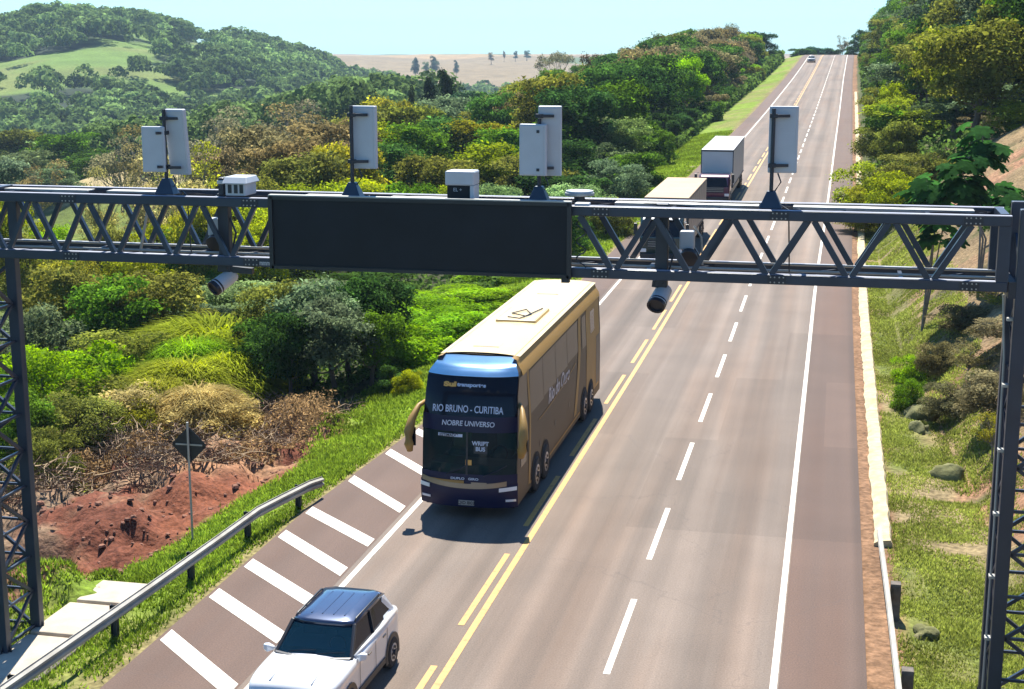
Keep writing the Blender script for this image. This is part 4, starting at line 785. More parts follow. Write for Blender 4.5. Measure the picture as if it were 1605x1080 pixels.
# ------------------------------------------------------------------ vegetation
def quads(P, S, Nrm, rs, asp=.62):
    """leaf-sized diamonds at P, size S, roughly facing Nrm"""
    n = len(P); T = rs.randn(n, 3); T -= (T * Nrm).sum(1, keepdims=True) * Nrm; T /= np.linalg.norm(T, axis=1, keepdims=True) + 1e-9; B = np.cross(Nrm, T); S = np.asarray(S)[:, None]
    bend = Nrm * S * .18
    V = np.stack([P - T * S * .5, P + B * S * .5 * asp + bend, P + T * S * .5, P - B * S * .5 * asp + bend], 1).reshape(-1, 3)
    return V, np.arange(4 * n).reshape(n, 4)
def unit(a): return a / (np.linalg.norm(a, axis=1, keepdims=True) + 1e-9)
def crown(seed, nl, n, size, kind='round'):
    rs = np.random.RandomState(seed); cen = []; rad_ = []
    for i in range(nl):
        a = rs.rand() * 2 * math.pi; zc = rs.rand()
        if kind == 'round': r = .34 * math.sqrt(rs.rand()) * (1 - .45 * abs(zc - .35)); c = (r * math.cos(a), r * math.sin(a), .36 + .50 * zc); q = rs.uniform(.07, .135); o_ = 1.32 if rs.rand() < .22 else 1; c = (c[0] * o_, c[1] * o_, c[2] + (.07 if o_ > 1 and rs.rand() < .5 else 0))
        elif kind == 'tall': r = .2 * math.sqrt(rs.rand()); c = (r * math.cos(a), r * math.sin(a), .3 + .58 * zc); q = rs.uniform(.10, .17) * (1.1 - .4 * zc)
        elif kind == 'umbrella': r = .42 * math.sqrt(rs.rand()); c = (r * math.cos(a), r * math.sin(a), .66 + .2 * zc - .3 * r * r); q = rs.uniform(.08, .15)
        else: r = .42 * math.sqrt(rs.rand()); c = (r * math.cos(a), r * math.sin(a), .08 + .66 * zc * (1 - 1.3 * r * r)); q = rs.uniform(.09, .17)     # bush, foliage to the ground
        cen.append(c); rad_.append(q)
    cen = np.array(cen); rad_ = np.array(rad_); k = rs.choice(nl, n, p=rad_ ** 2 / (rad_ ** 2).sum())
    D = unit(rs.randn(n, 3)); D[:, 2] = np.where(D[:, 2] < -.2, -D[:, 2], D[:, 2]); rr = rs.rand(n) ** .45
    P = cen[k] + D * (rad_[k] * (.45 + .62 * rr))[:, None] * np.array([1.1, 1.1, .85]); st = rs.rand(n) < .14; P += rs.randn(n, 3) * np.where(st, .035, .009)[:, None]; P[:, 2] = np.maximum(P[:, 2], .01)
    Nn = unit(D * .8 + rs.randn(n, 3) * .65 + np.array([0, 0, .35]))
    V, Fq = quads(P, size * np.clip(rs.lognormal(-.05, .38, n), .35, 2.2), Nn, rs)
    lobe = rs.uniform(.55, 1.35, nl)[k]; tone = lobe * rs.uniform(.7, 1.25, n)
    return npmesh('crown', V, Fq, {'tone': np.repeat(tone, 4)}), cen
def spray(seed, n, size, droop=.6, w_=.5, blade=.03):
    """mound of arching narrow blades"""
    rs = np.random.RandomState(seed); V = []; Fq = []; tn = []
    r = .42 * np.sqrt(rs.rand(n)); a = rs.rand(n) * 2 * math.pi; base = np.stack([r * np.cos(a), r * np.sin(a), .62 * (1 - (r / .5) ** 2) * rs.rand(n)], 1)
    a2 = a + rs.randn(n) * .7; L = size * rs.uniform(.6, 1.3, n); d = np.stack([np.cos(a2), np.sin(a2), 0 * a2], 1); sd = np.stack([-np.sin(a2), np.cos(a2), 0 * a2], 1) * blade * .5
    p0 = base; p1 = base + d * (L * .35)[:, None]; p1[:, 2] += L * .55; p2 = base + d * (L * .85)[:, None]; p2[:, 2] += L * (.55 - droop * rs.rand(n))
    V = np.stack([p0 - sd, p0 + sd, p1 + sd, p1 - sd, p2 + sd * .3, p2 - sd * .3], 1).reshape(-1, 3); b = np.arange(n)[:, None] * 6
    Fq = np.concatenate([b + np.array([0, 1, 2, 3]), b + np.array([3, 2, 4, 5])], 0)
    return npmesh('crown', V, Fq, {'tone': np.repeat(rs.uniform(.65, 1.35, n), 6)})
def trunkmesh(seed, cen, base_r=.028, zl=.33, n=7, fine=0, name='trunk'):
    R_ = random.Random(seed); mb = MB(); mb.tube([(0, 0, -.08), (R_.uniform(-.01, .01), R_.uniform(-.01, .01), zl * .5), (R_.uniform(-.03, .03), R_.uniform(-.03, .03), zl), (0, 0, .6)], [base_r * 1.25, base_r * .9, base_r * .7, base_r * .3], 7)
    for c in list(cen)[:n]:
        s = Vector((0, 0, zl * R_.uniform(.75, 1.2))); c = Vector(c); m_ = (s + c) / 2 + Vector((R_.uniform(-.03, .03), R_.uniform(-.03, .03), -.02)); mb.tube([s, m_, c], [base_r * .45, base_r * .3, base_r * .1], 5)
        for k in range(fine):
            e = c + Vector((R_.uniform(-1, 1), R_.uniform(-1, 1), R_.uniform(-.3, 1))) * .15; q = m_.lerp(c, R_.random()); mb.tube([q, (q + e) / 2 + Vector((0, 0, .01)), e], [base_r * .13, base_r * .08, base_r * .03], 3)
    me = bpy.data.meshes.new(name); me.from_pydata([tuple(v) for v in mb.v], [], mb.f); me.update(); return me
PROTO = {}
def mkproto(kind, k, me, cen, bark='bark', fine=0, n=7, base_r=.028):
    me.materials.append(M['leaf']); t = trunkmesh(k, cen, base_r, fine=fine, n=n) if cen is not None else None
    if t: t.materials.append(M[bark])
    PROTO.setdefault(kind, []).append((me, t))
for k in range(4): me, cn = crown(10 + k, 46, 11000, .027); mkproto('round', k, me, cn)
for k in range(3): me, cn = crown(20 + k, 18, 7000, .026, 'tall'); mkproto('tall', k, me, cn)
for k in range(2): me, cn = crown(30 + k, 22, 3600, .022, 'round'); mkproto('sparse', k, me, cn, 'grey_bark', 9, 18, .02)
for k in range(1): me, cn = crown(40 + k, 16, 2600, .026, 'umbrella'); mkproto('umbrella', k, me, cn, 'grey_bark', 5, 14, .016)
for k in range(4): me, cn = crown(50 + k, 38, 12000, .036, 'bush'); mkproto('bush', k, me, cn[:5])
for k in range(2): me, cn = crown(60 + k, 44, 18000, .024, 'bush'); mkproto('fine', k, me, cn[:5])
for k in range(2): mkproto('reed', k, spray(70 + k, 26000, .2, .38, .5, .007), [(.1, 0, .3), (-.1, .1, .3)])
TREES = []; PR = random.Random(11)
GREENS = {'dark green': (.028, .062, .018), 'deep green': (.045, .095, .02), 'mid green': (.075, .145, .02), 'bright green': (.14, .25, .02), 'yellow-green': (.19, .23, .025), 'olive': (.12, .135, .03), 'golden-olive': (.20, .205, .03),
          'grey-green': (.10, .14, .07), 'brownish': (.15, .13, .06), 'grey-brown': (.13, .125, .07), 'dusty tan': (.26, .23, .09), 'blue-green': (.035, .075, .045), 'almost black': (.010, .022, .008), 'pale green': (.15, .22, .08), 'russet': (.07, .055, .03)}
def plant(x, y, h, wd, colr, kind, zone, name=None, dz=-.15, cat=None):
    me, tr = PR.choice(PROTO[kind]); z = tz(x, y) + dz
    is_b = kind in ('bush', 'fine', 'reed'); nm = name or ('shrub' if is_b else 'tree')
    r = empty(nm, (x, y, z), PR.uniform(0, 6.28)); r.rotation_euler[0] = PR.uniform(-.1, .1); r.rotation_euler[1] = PR.uniform(-.1, .1); s = wd / .95 * PR.uniform(1.0, 1.25); r.scale = (s, s * PR.uniform(.9, 1.1), h / .93)
    c = bpy.data.objects.new('crown', me); COL.objects.link(c); c.parent = r
    b = GREENS[colr]; j = PR.uniform(.82, 1.18) * 1.3; c.color = (b[0] * j * PR.uniform(.95, 1.1), b[1] * j, b[2] * j * PR.uniform(.85, 1.15), 1)
    if tr: t = bpy.data.objects.new('trunk', tr); COL.objects.link(t); t.parent = r
    px, py, d = proj((x, y, z + h * .8)); TREES.append(dict(o=r, zone=zone, col=colr, kind=kind, px=px, py=py, d=d, cat=cat or ('shrub' if is_b else 'tree'), h=h))
    return r
def pp(px, pt, d, wpx, colr, kind, zone, hmin=1.2, hmax=16, **k):
    """plant whose crown is wpx wide and tops out at pixel row pt, at depth d"""
    p = at(px, pt, d); g = tz(p[0], p[1]); h = min(max(p[2] - g, hmin), hmax); return plant(p[0], p[1], h, wpx * d / F_PX, colr, kind, zone, **k)

# --- thicket left of the highway, below the gantry beam
Z = 'thicket'
for px, pt, d, wp, c, k in [
    (40, 440, 62, 150, 'grey-green', 'fine'), (70, 520, 52, 150, 'bright green', 'fine'), (135, 505, 55, 160, 'bright green', 'bush'), (20, 590, 47, 120, 'mid green', 'fine'), (110, 600, 48, 150, 'olive', 'fine'), (60, 640, 44, 110, 'olive', 'fine'),
    (100, 418, 66, 170, 'olive', 'round'), (170, 430, 64, 160, 'mid green', 'round'), (240, 425, 66, 170, 'olive', 'round'), (200, 500, 58, 170, 'olive', 'fine'), (290, 460, 70, 130, 'grey-green', 'bush'), (270, 425, 80, 160, 'dark green', 'bush'),
    (330, 465, 60, 230, 'yellow-green', 'reed'), (290, 530, 54, 210, 'yellow-green', 'reed'), (370, 520, 55, 170, 'yellow-green', 'reed'), (240, 560, 51.5, 160, 'golden-olive', 'reed'), (310, 575, 50.5, 150, 'dusty tan', 'reed'), (380, 470, 62, 160, 'bright green', 'reed'), (220, 585, 50, 150, 'dusty tan', 'fine'), (330, 600, 49.5, 120, 'dusty tan', 'fine'), (180, 600, 49, 150, 'golden-olive', 'fine'), (200, 560, 52, 170, 'olive', 'fine'), (300, 495, 57, 170, 'bright green', 'reed'), (390, 500, 58, 140, 'yellow-green', 'fine'),
    (365, 432, 75, 170, 'pale green', 'fine'), (430, 436, 57, 150, 'olive', 'round'), (490, 442, 56, 160, 'grey-green', 'round'), (545, 438, 57, 160, 'deep green', 'round'), (600, 425, 58, 130, 'dark green', 'round'), (450, 480, 53, 120, 'dark green', 'round'), (520, 470, 53.5, 130, 'grey-green', 'round'), (580, 480, 55, 110, 'mid green', 'round'), (412, 500, 55, 100, 'deep green', 'round'),
    (500, 430, 74, 170, 'grey-green', 'fine'), (570, 425, 80, 170, 'deep green', 'bush'), (620, 560, 53.5, 60, 'deep green', 'bush'),
    (660, 448, 66, 190, 'bright green', 'fine'), (720, 440, 72, 170, 'bright green', 'fine'), (640, 500, 59, 130, 'bright green', 'bush'), (700, 475, 63, 130, 'bright green', 'fine'), (790, 428, 80, 130, 'bright green', 'fine'), (640, 565, 53, 50, 'yellow-green', 'fine')]:
    pp(px, pt, d, wp * 1.05, c, k, Z)
# --- behind the beam and around the antennas
Z = 'valley'
for px, pt, d, wp, c, k in [
    (10, 285, 92, 90, 'yellow-green', 'fine'), (90, 318, 92, 90, 'bright green', 'fine'), (160, 330, 90, 80, 'olive', 'fine'), (240, 320, 93, 100, 'yellow-green', 'fine'), (310, 335, 88, 90, 'mid green', 'fine'), (45, 345, 84, 90, 'olive', 'fine'), (390, 330, 88, 100, 'yellow-green', 'fine'), (200, 372, 78, 100, 'yellow-green', 'fine'), (110, 385, 75, 100, 'golden-olive', 'fine'), (60, 258, 150, 90, 'brownish', 'sparse'), (15, 245, 170, 120, 'grey-green', 'round'), (20, 205, 290, 150, 'olive', 'round'), (65, 212, 290, 90, 'bright green', 'bush'), (110, 208, 270, 110, 'mid green', 'round'), (150, 235, 250, 90, 'deep green', 'round'), (85, 262, 200, 110, 'grey-green', 'round'), (20, 240, 220, 150, 'grey-green', 'round'),
    (185, 215, 175, 110, 'grey-brown', 'sparse'), (235, 205, 150, 130, 'brownish', 'sparse'), (150, 275, 105, 90, 'dusty tan', 'sparse'), (215, 260, 100, 120, 'dusty tan', 'sparse'), (275, 250, 96, 130, 'dusty tan', 'sparse'), (320, 200, 130, 150, 'grey-brown', 'sparse'), (310, 235, 105, 130, 'golden-olive', 'sparse'), (365, 185, 140, 150, 'grey-brown', 'sparse'), (400, 195, 125, 150, 'grey-brown', 'round'), (345, 230, 110, 130, 'brownish', 'round'), (430, 170, 165, 140, 'grey-brown', 'sparse'), (470, 180, 150, 150, 'brownish', 'sparse'), (450, 215, 120, 140, 'brownish', 'round'), (520, 190, 130, 160, 'brownish', 'round'), (400, 255, 98, 140, 'olive', 'fine'), (480, 235, 105, 150, 'olive', 'round'),
    (540, 225, 108, 130, 'golden-olive', 'round'), (430, 278, 92, 130, 'yellow-green', 'fine'), (500, 268, 94, 130, 'yellow-green', 'fine'), (560, 262, 97, 130, 'yellow-green', 'fine'), (370, 275, 95, 110, 'olive', 'fine'), (300, 285, 88, 100, 'golden-olive', 'fine'),
    (560, 175, 160, 120, 'olive', 'round'), (600, 155, 190, 110, 'golden-olive', 'round'), (585, 190, 135, 140, 'yellow-green', 'round'), (630, 165, 170, 140, 'olive', 'round'), (650, 195, 130, 150, 'mid green', 'round'), (690, 150, 210, 130, 'grey-green', 'round'), (700, 185, 145, 150, 'deep green', 'round'), (620, 225, 115, 140, 'deep green', 'round'), (680, 240, 108, 150, 'olive', 'round'),
    (740, 145, 220, 130, 'blue-green', 'round'), (740, 185, 145, 140, 'golden-olive', 'round'), (760, 225, 115, 150, 'yellow-green', 'round'), (780, 160, 190, 130, 'olive', 'round'), (800, 200, 130, 140, 'mid green', 'round'), (820, 130, 260, 120, 'olive', 'round'), (850, 150, 200, 130, 'deep green', 'round'), (700, 265, 98, 130, 'yellow-green', 'fine'), (770, 262, 98, 120, 'pale green', 'fine'), (640, 270, 96, 120, 'mid green', 'fine'),
    (595, 288, 90, 110, 'yellow-green', 'fine'), (840, 235, 110, 130, 'olive', 'round'), (860, 190, 135, 130, 'mid green', 'round'), (900, 215, 120, 110, 'dark green', 'round'), (890, 240, 108, 120, 'dark green', 'bush'), (905, 275, 95, 110, 'pale green', 'fine'), (950, 290, 92, 80, 'olive', 'fine'), (900, 150, 190, 130, 'olive', 'round'), (940, 180, 140, 110, 'grey-green', 'round'),
    (985, 185, 135, 100, 'pale green', 'round'), (960, 230, 112, 100, 'grey-green', 'fine'), (870, 300, 86, 90, 'deep green', 'fine'), (1000, 225, 120, 70, 'mid green', 'bush')]:
    pp(px, pt, d, wp, c, k, Z)
for px, pt, d, wp, c, k in [(643, 135, 230, 16, 'almost black', 'tall'), (672, 120, 230, 30, 'almost black', 'tall'), (706, 108, 220, 42, 'almost black', 'tall'), (736, 143, 230, 20, 'dark green', 'tall'), (928, 82, 260, 45, 'russet', 'tall')]:
    pp(px, pt, d, wp * 1.3, c, k, 'lone', hmax=20)
pp(869, 80, 420, 60, 'grey-brown', 'umbrella', 'lone', hmax=20)
# --- trees in rows along the left side of the climbing road
tl = lambda px: np.interp(px, [700, 800, 850, 900, 925, 960, 1000, 1050, 1100, 1160, 1210, 1240, 1262], [152, 128, 103, 96, 92, 78, 62, 45, 40, 26, 28, 42, 88])
Z = 'roadside'
for X0, ya, yb, st, off in ((-19.3, 128, 392, 12, 62), (-23, 135, 396, 13, 28), (-30, 150, 400, 14, 12), (-40, 165, 405, 16, 4), (-54, 190, 410, 20, 0)):
    y = ya
    while y < yb:
        x = X0 + float(cx(y)) + PR.uniform(-1.5, 1.5); yy = y + PR.uniform(-3, 3); g = tz(x, yy); px, py, d = proj((x, yy, g + 6)); pt = float(tl(px)) + off * (.5 + PR.random()) * min(1, 200 / d) + PR.uniform(-3, 6)
        h = CAMH + (proj((x, yy, CAMH))[1] - pt) * d / F_PX - g; hm = {-19.3: 5.5, -23: 10}.get(X0, 14); h = min(max(h, 3.0), hm) * PR.uniform(.88, 1.0)
        c = PR.choice(['mid green', 'deep green', 'olive', 'grey-green', 'dark green', 'bright green'] if X0 > -25 else ['deep green', 'mid green', 'dark green', 'olive', 'brownish', 'deep green'])
        if 1080 < px < 1165 and X0 < -19: c = PR.choice(['brownish', 'grey-brown', 'deep green'])
        if px > 1185: c = PR.choice(['dark green', 'deep green'])
        if X0 == -19.3: h = min(h, 4.2); 
        plant(x, yy, h, max(h * PR.uniform(.8, 1.05), 4.0), c, 'bush' if h < 4.5 else ('sparse' if c == 'grey-brown' and PR.random() < .5 else 'round'), Z); y += st * PR.uniform(.8, 1.2)
# --- embankment trees on the right
tr_ = lambda px: np.interp(px, [1330, 1345, 1362, 1380, 1400, 1460, 1605], [66, 48, 18, -2, -25, -60, -120])
Z = 'bank'
for X0, ya, yb, st, off in ((4.6, 112, 395, 12, 70), (8.5, 104, 400, 12, 35), (13.5, 96, 405, 13, 12), (20, 92, 300, 16, 0), (28, 95, 260, 20, -10)):
    y = ya
    while y < yb:
        x = X0 + float(cx(y)) + PR.uniform(-1.2, 1.2); yy = y + PR.uniform(-3, 3); g = tz(x, yy); px, py, d = proj((x, yy, g + 6)); pt = float(tr_(px)) + off * (.4 + PR.random()) * min(1, 180 / d)
        h = CAMH + (proj((x, yy, CAMH))[1] - pt) * d / F_PX - g; hm = {4.6: 5, 8.5: 8.5}.get(X0, 12); h = min(max(h, 3), hm) * PR.uniform(.85, 1)
        c = PR.choice(['mid green', 'olive', 'deep green', 'grey-green', 'dark green']); 
        if px > 1500: c = PR.choice(['grey-green', 'dark green', 'olive', 'mid green'])
        if y < 170 and X0 < 9: c = PR.choice(['yellow-green', 'olive', 'mid green'])
        plant(x, yy, h, max(h * PR.uniform(.75, 1.0), 3.2), c, 'bush' if h < 4.2 else 'round', Z); y += st * PR.uniform(.8, 1.2)
for px, pt, d, wp, c, k in [(1375, 225, 98, 110, 'yellow-green', 'fine'), (1400, 180, 120, 120, 'olive', 'fine'), (1440, 150, 120, 130, 'yellow-green', 'bush'), (1345, 270, 92, 70, 'golden-olive', 'fine'), (1400, 245, 90, 120, 'yellow-green', 'fine'), (1450, 220, 95, 120, 'olive', 'fine'), (1500, 150, 110, 140, 'grey-green', 'round'), (1560, 130, 105, 150, 'grey-green', 'round'), (1600, 80, 110, 150, 'dark green', 'round'), (1480, 60, 140, 150, 'olive', 'round'), (1550, 30, 135, 160, 'dark green', 'round'), (1600, 150, 95, 110, 'yellow-green', 'fine'), (1430, 90, 150, 140, 'grey-green', 'round'),
    (1590, 290, 66, 80, 'dark green', 'bush'), (1545, 175, 100, 90, 'brownish', 'sparse')]:
    pp(px, pt, d, wp, c, k, 'bank')
for px, pt, d, wp, c, k in [(1575, 560, 44, 110, 'brownish', 'fine'), (1520, 520, 50, 90, 'brownish', 'sparse'), (1440, 505, 54, 60, 'bright green', 'fine'), (1430, 545, 50, 50, 'mid green', 'fine'), (1560, 440, 56, 110, 'golden-olive', 'sparse'), (1500, 560, 48, 90, 'grey-brown', 'fine'), (1510, 470, 56, 90, 'brownish', 'fine'), (1475, 500, 53, 60, 'brownish', 'fine'), (1560, 640, 42, 80, 'golden-olive', 'sparse'), (1590, 480, 50, 110, 'grey-brown', 'fine')]:
    pp(px, pt, d, wp, c, k, 'cutting', hmin=.6, hmax=1.6)
# --- beyond the crest, and single trees standing out on the far hill
for px, pt, d, wp, c in [(1262, 70, 470, 42, 'deep green'), (1285, 67, 480, 40, 'blue-green'), (1305, 73, 480, 30, 'deep green'), (1322, 58, 470, 22, 'grey-brown'), (1335, 66, 450, 24, 'deep green'), (1352, 40, 430, 34, 'dark green')]:
    pp(px, pt, d, wp * .95, c, 'sparse' if c == 'grey-brown' else 'bush', 'crest', hmax=9, hmin=4)
for px, pt, d, wp, c in [(5, 21, 980, 14, 'dark green'), (38, 13, 1000, 12, 'dark green'), (54, 6, 1010, 18, 'dark green'), (107, 6, 1010, 9, 'brownish'), (126, 5, 1010, 12, 'brownish'), (208, 120, 760, 13, 'dark green'), (240, 60, 900, 9, 'dark green'), (388, 50, 1000, 16, 'dark green'), (425, 64, 1000, 10, 'blue-green'), (325, 66, 930, 16, 'blue-green'), (488, 76, 1000, 12, 'blue-green')]:
    pp(px, pt, d, wp * 1.2, c, 'round', 'hill', hmax=22, hmin=6)
for px, pt, d, wp, c in [(650, 90, 1350, 34, 'blue-green'), (682, 88, 1400, 34, 'blue-green'), (668, 96, 1350, 30, 'grey-green'), (715, 95, 1450, 24, 'blue-green'), (790, 86, 1900, 12, 'brownish'), (808, 83, 1900, 20, 'blue-green'), (826, 83, 1850, 26, 'blue-green'), (770, 98, 1700, 22, 'brownish')]:
    pp(px, pt, d, wp * .6, c, 'tall', 'fields', hmax=26, hmin=14)

# --- woodland covering the far hill and valley: one mass
def woodland(d0, d1, n, m, k_, seed):
    rs = np.random.RandomState(seed); az = np.radians(rs.uniform(9, 36, n)); d = np.sqrt(rs.uniform(d0 ** 2, d1 ** 2, n)); x = -d * np.sin(az); y = d * np.cos(az); z = terr(x, y)
    ps = (pasture(x, y, z) & ((rs.rand(n) > .05) & (vn(x, y, 45, 71) < .78))) | (pasture(x, y, z + 9) & (rs.rand(n) > .25)); px, py = projn(x, y, z); keep = ~ps & (d > 300) & ((x + 1.) < -60) & ~tanfield(x, y) & ~((np.degrees(az) > 24) & (d > 205) & (d < 262)); pt_ = projn(x, y, z + 11)[1]; ad = np.degrees(az); keep &= ~((ad < 16.9) & (pt_ < 131)) & ~((ad >= 16.9) & (ad < 19.0) & (pt_ < 106))
    x, y, z, d = x[keep], y[keep], z[keep], d[keep]
    n = len(x); h = rs.uniform(6, 13, n) * (.8 + .5 * vn(x, y, 60, 3)); w_ = h * rs.uniform(.38, .6, n)
    D = unit(rs.randn(n * m, 3)); D[:, 2] = np.abs(D[:, 2]) * 1.0 - .15; W = np.repeat(w_, m); Hh = np.repeat(h, m); rr = rs.uniform(.75, 1.08, n * m)
    P = np.stack([np.repeat(x, m) + D[:, 0] * W * rr, np.repeat(y, m) + D[:, 1] * W * rr, np.repeat(z, m) + Hh * .5 + D[:, 2] * Hh * .5 * rr], 1)
    V, Fq = quads(P, W * k_ * np.clip(rs.lognormal(0, .35, n * m), .4, 2), unit(D + rs.randn(n * m, 3) * .35), rs, .8)
    tone = np.repeat(rs.choice([.7, 1, 1.3, 1.7], n, p=[.35, .35, .2, .1]) * (.7 + .7 * vn(x, y, 90, 5)), m) * rs.uniform(.8, 1.2, n * m)
    me = npmesh('woodland', V, Fq, {'tone': np.repeat(tone, 4)}); o = obj('woodland', me, M['leaf']); o.color = (.092, .142, .05, 1); tag(o, 'dark blue-green woodland covering the ' + ('valley floor' if d0 < 400 else 'far hill'), 'woodland', kind='stuff')
woodland(300, 560, 2000, 420, .17, 8); woodland(560, 1330, 8000, 130, .30, 9)
def undergrowth():
    rs = np.random.RandomState(9); V = []; n = 90000
    # (left thicket floor, roadside floor, right bank)
    def cluster(x, y, size, tone):
        z = terr(x, y); P = np.stack([x, y, z + rs.rand(len(x)) * size * 2.2], 1); return P, size * rs.uniform(.6, 1.4, len(x)), tone
    sets = []
    y = 48 + 350 * rs.rand(n) ** 1.6; s = 4.6 + 60 * rs.rand(n) ** 1.5 * (.4 + y / 250); x = xl(y) + cx(y) - s; k = ~((np.hypot(x, y) > 84) & (np.hypot(x, y) < 200) & (s > 32) & (np.degrees(np.arctan2(-x, y)) > 16)) & ~tanfield(x, y); sets.append((x[k], y[k]))
    y = 100 + 300 * rs.rand(n // 2) ** 1.3; x = XR + cx(y) + 1.6 + 28 * rs.rand(n // 2); sets.append((x, y))
    x = np.concatenate([q[0] for q in sets]); y = np.concatenate([q[1] for q in sets]); S = np.clip(.0035 * y, .22, 1.3); z = terr(x, y)
    P = np.stack([x, y, z + rs.rand(len(x)) * S * 2.0], 1); V, Fq = quads(P, S * rs.uniform(.6, 1.4, len(x)), unit(rs.randn(len(x), 3) + np.array([0, 0, .8])), rs)
    tone = rs.uniform(.6, 1.4, len(x)) * (.5 + 1.1 * vn(x, y, 9, 4)); me = npmesh('undergrowth', V, Fq, {'tone': np.repeat(tone, 4)}); o = obj('undergrowth', me, M['leaf']); o.color = (.06, .10, .025, 1); tag(o, 'green undergrowth beneath the roadside trees', 'undergrowth', kind='stuff')
undergrowth()
def grass(name, n, fx, col, hgt, label, seed, wdt=.022):
    rs = np.random.RandomState(seed); x, y = fx(rs, n); n = len(x); z = terr(x, y); a = rs.rand(n) * 6.28; h = hgt * rs.uniform(.4, 1.5, n) * (.5 + vn(x, y, .8, 6)); ww = wdt * (1 + y / 45); 
    dx, dy = np.cos(a) * ww, np.sin(a) * ww; lx, ly = rs.randn(n) * h * .45, rs.randn(n) * h * .45
    V = np.stack([np.stack([x - dx, y - dy, z - .01], 1), np.stack([x + dx, y + dy, z - .01], 1), np.stack([x + lx, y + ly, z + h], 1)], 1).reshape(-1, 3)
    tone = rs.uniform(.7, 1.35, n) * (.65 + .75 * vn(x, y, 1.6, 12)); me = npmesh(name, V, np.arange(3 * n).reshape(n, 3), {'tone': np.repeat(tone, 3)}); o = obj(name, me, M['leaf']); o.color = (*col, 1); tag(o, label, 'grass', kind='stuff')
def lverge(rs, n):
    y = 21 + 155 * rs.rand(n) ** 2.0; gw = np.interp(y, [21, 28.6, 29.6, 33, 39.5, 46, 60, 85], [7, 7, 3.3, 2.3, 1.7, 3.6, 3.8, 4.6]); s = .25 + gw * rs.rand(n) + rs.randn(n) * .15; x = xl(y) + cx(y) - s
    k = (s > .1) & (vn(x, y, .9, 7) + .3 * rs.rand(n) > .32) & ~((x < -15.1) & (x > -16.5) & (y > 23.8) & (y < 29.6)); return x[k], y[k]
def rverge(rs, n):
    y = 22 + 75 * rs.rand(n) ** 1.6; x = XR + .75 + rs.rand(n) * 3.6 + rs.randn(n) * .1; k = (vn(x, y, 1.1, 17) + .35 * rs.rand(n) > .5); return x[k], y[k]
grass('grass', 200000, lverge, (.15, .215, .035), .11, 'bright green grass along the left verge around the guard rail', 4, .015)
grass('grass', 240000, rverge, (.19, .22, .055), .065, 'dry yellow-green grass on the right verge beyond the gutter', 5, .012)
# --- torn roots, twigs and clods on the eroded bank
def debris():
    R_ = random.Random(21); mb = MB(); 
    mbs = [MB(), MB(), MB()]
    for k in range(6500):
        mb = R_.choice(mbs); y = R_.uniform(35, 48); s = R_.uniform(max(3.2, 7.2 - (y - 34) * .55), 13); x = float(xl(y)) - s
        if float(vn(x, y, 2.4, 33)) < .42: continue
        z = tz(x, y); a = R_.gauss(2.4, .8); L = R_.uniform(.2, 1.2); q = [Vector((x, y, z + R_.random() ** 1.5 * .9 * min(1, (s - 3) / 3)))]
        for j in range(3): a += R_.uniform(-.5, .5); q.append(q[-1] + Vector((math.cos(a) * L / 3, math.sin(a) * L / 3, R_.uniform(-.18, .14))))
        mb.tube(q, [.018, .014, .010, .005], 3, cap=False)
    for q, m_, lb in zip(mbs, (M['root'], pmat('dark_roots', (.09, .06, .04), .95, 0, .3, 5), pmat('brown_twigs', (.2, .13, .08), .95, 0, .3, 5)), ('pale dry roots tangled on the eroded bank', 'dark wet roots tangled on the eroded bank', 'brown twigs and torn branches on the eroded bank')):
        o = q.build('brush_pile', m_, fixn=False); tag(o, lb, 'brush', kind='stuff')
    rs = np.random.RandomState(3); mb = MB()
    for k in range(1500):
        y = R_.uniform(29, 48); s = R_.uniform(2.4, 12); x = float(xl(y)) - s; z = tz(x, y); r = R_.choice([.02, .03, .03, .05, .08]) * R_.uniform(.7, 1.5)
        P = [Vector((math.cos(a) * r * R_.uniform(.7, 1.3), math.sin(a) * r * R_.uniform(.7, 1.3), R_.uniform(-.3, .2) * r)) for a in np.arange(0, 6.2, 1.05)]
        Q = [p * .72 + Vector((R_.uniform(-.15, .15) * r, R_.uniform(-.15, .15) * r, r * R_.uniform(.4, .65))) for p in P]; mb.add([Vector((x, y, z)) + p for p in P + Q] + [Vector((x, y, z + r * .7))], [(i, (i + 1) % 6, 6 + (i + 1) % 6, 6 + i) for i in range(6)] + [(6 + i, 6 + (i + 1) % 6, 12) for i in range(6)])
    o = mb.build('soil_clods', pmat('red_soil_clods', (.22, .10, .06), .95, 0, .35, 2.5), fixn=False); tag(o, 'loose clods of red soil scattered on the eroded bank', 'soil', kind='stuff')
    rs = np.random.RandomState(6); n = 60000; y = 34 + 14 * rs.rand(n); s_ = 3 + 10 * rs.rand(n); x = xl(y) + cx(y) - s_; k = (vn(x, y, 1.7, 51) > .45) & (s_ > 7.0 - (y - 34) * .5); x, y, s_ = x[k], y[k], s_[k]
    hh = .9 * sm(.5, .85, vn(x, y, 1.7, 51)) + .1; P = np.stack([x, y, terr(x, y) + hh * rs.rand(len(x))], 1); V, Fq = quads(P, .13 * rs.uniform(.4, 1.6, len(x)), unit(rs.randn(len(x), 3)), rs, .3)
    o = obj('dry_litter', npmesh('dry_litter', V, Fq, {'tone': np.repeat(rs.uniform(.35, 1.5, len(x)), 4)}), M['leaf']); o.color = (.27, .185, .095, 1); tag(o, 'heaps of dry leaves and broken brush on the eroded bank', 'litter', kind='stuff')
debris()
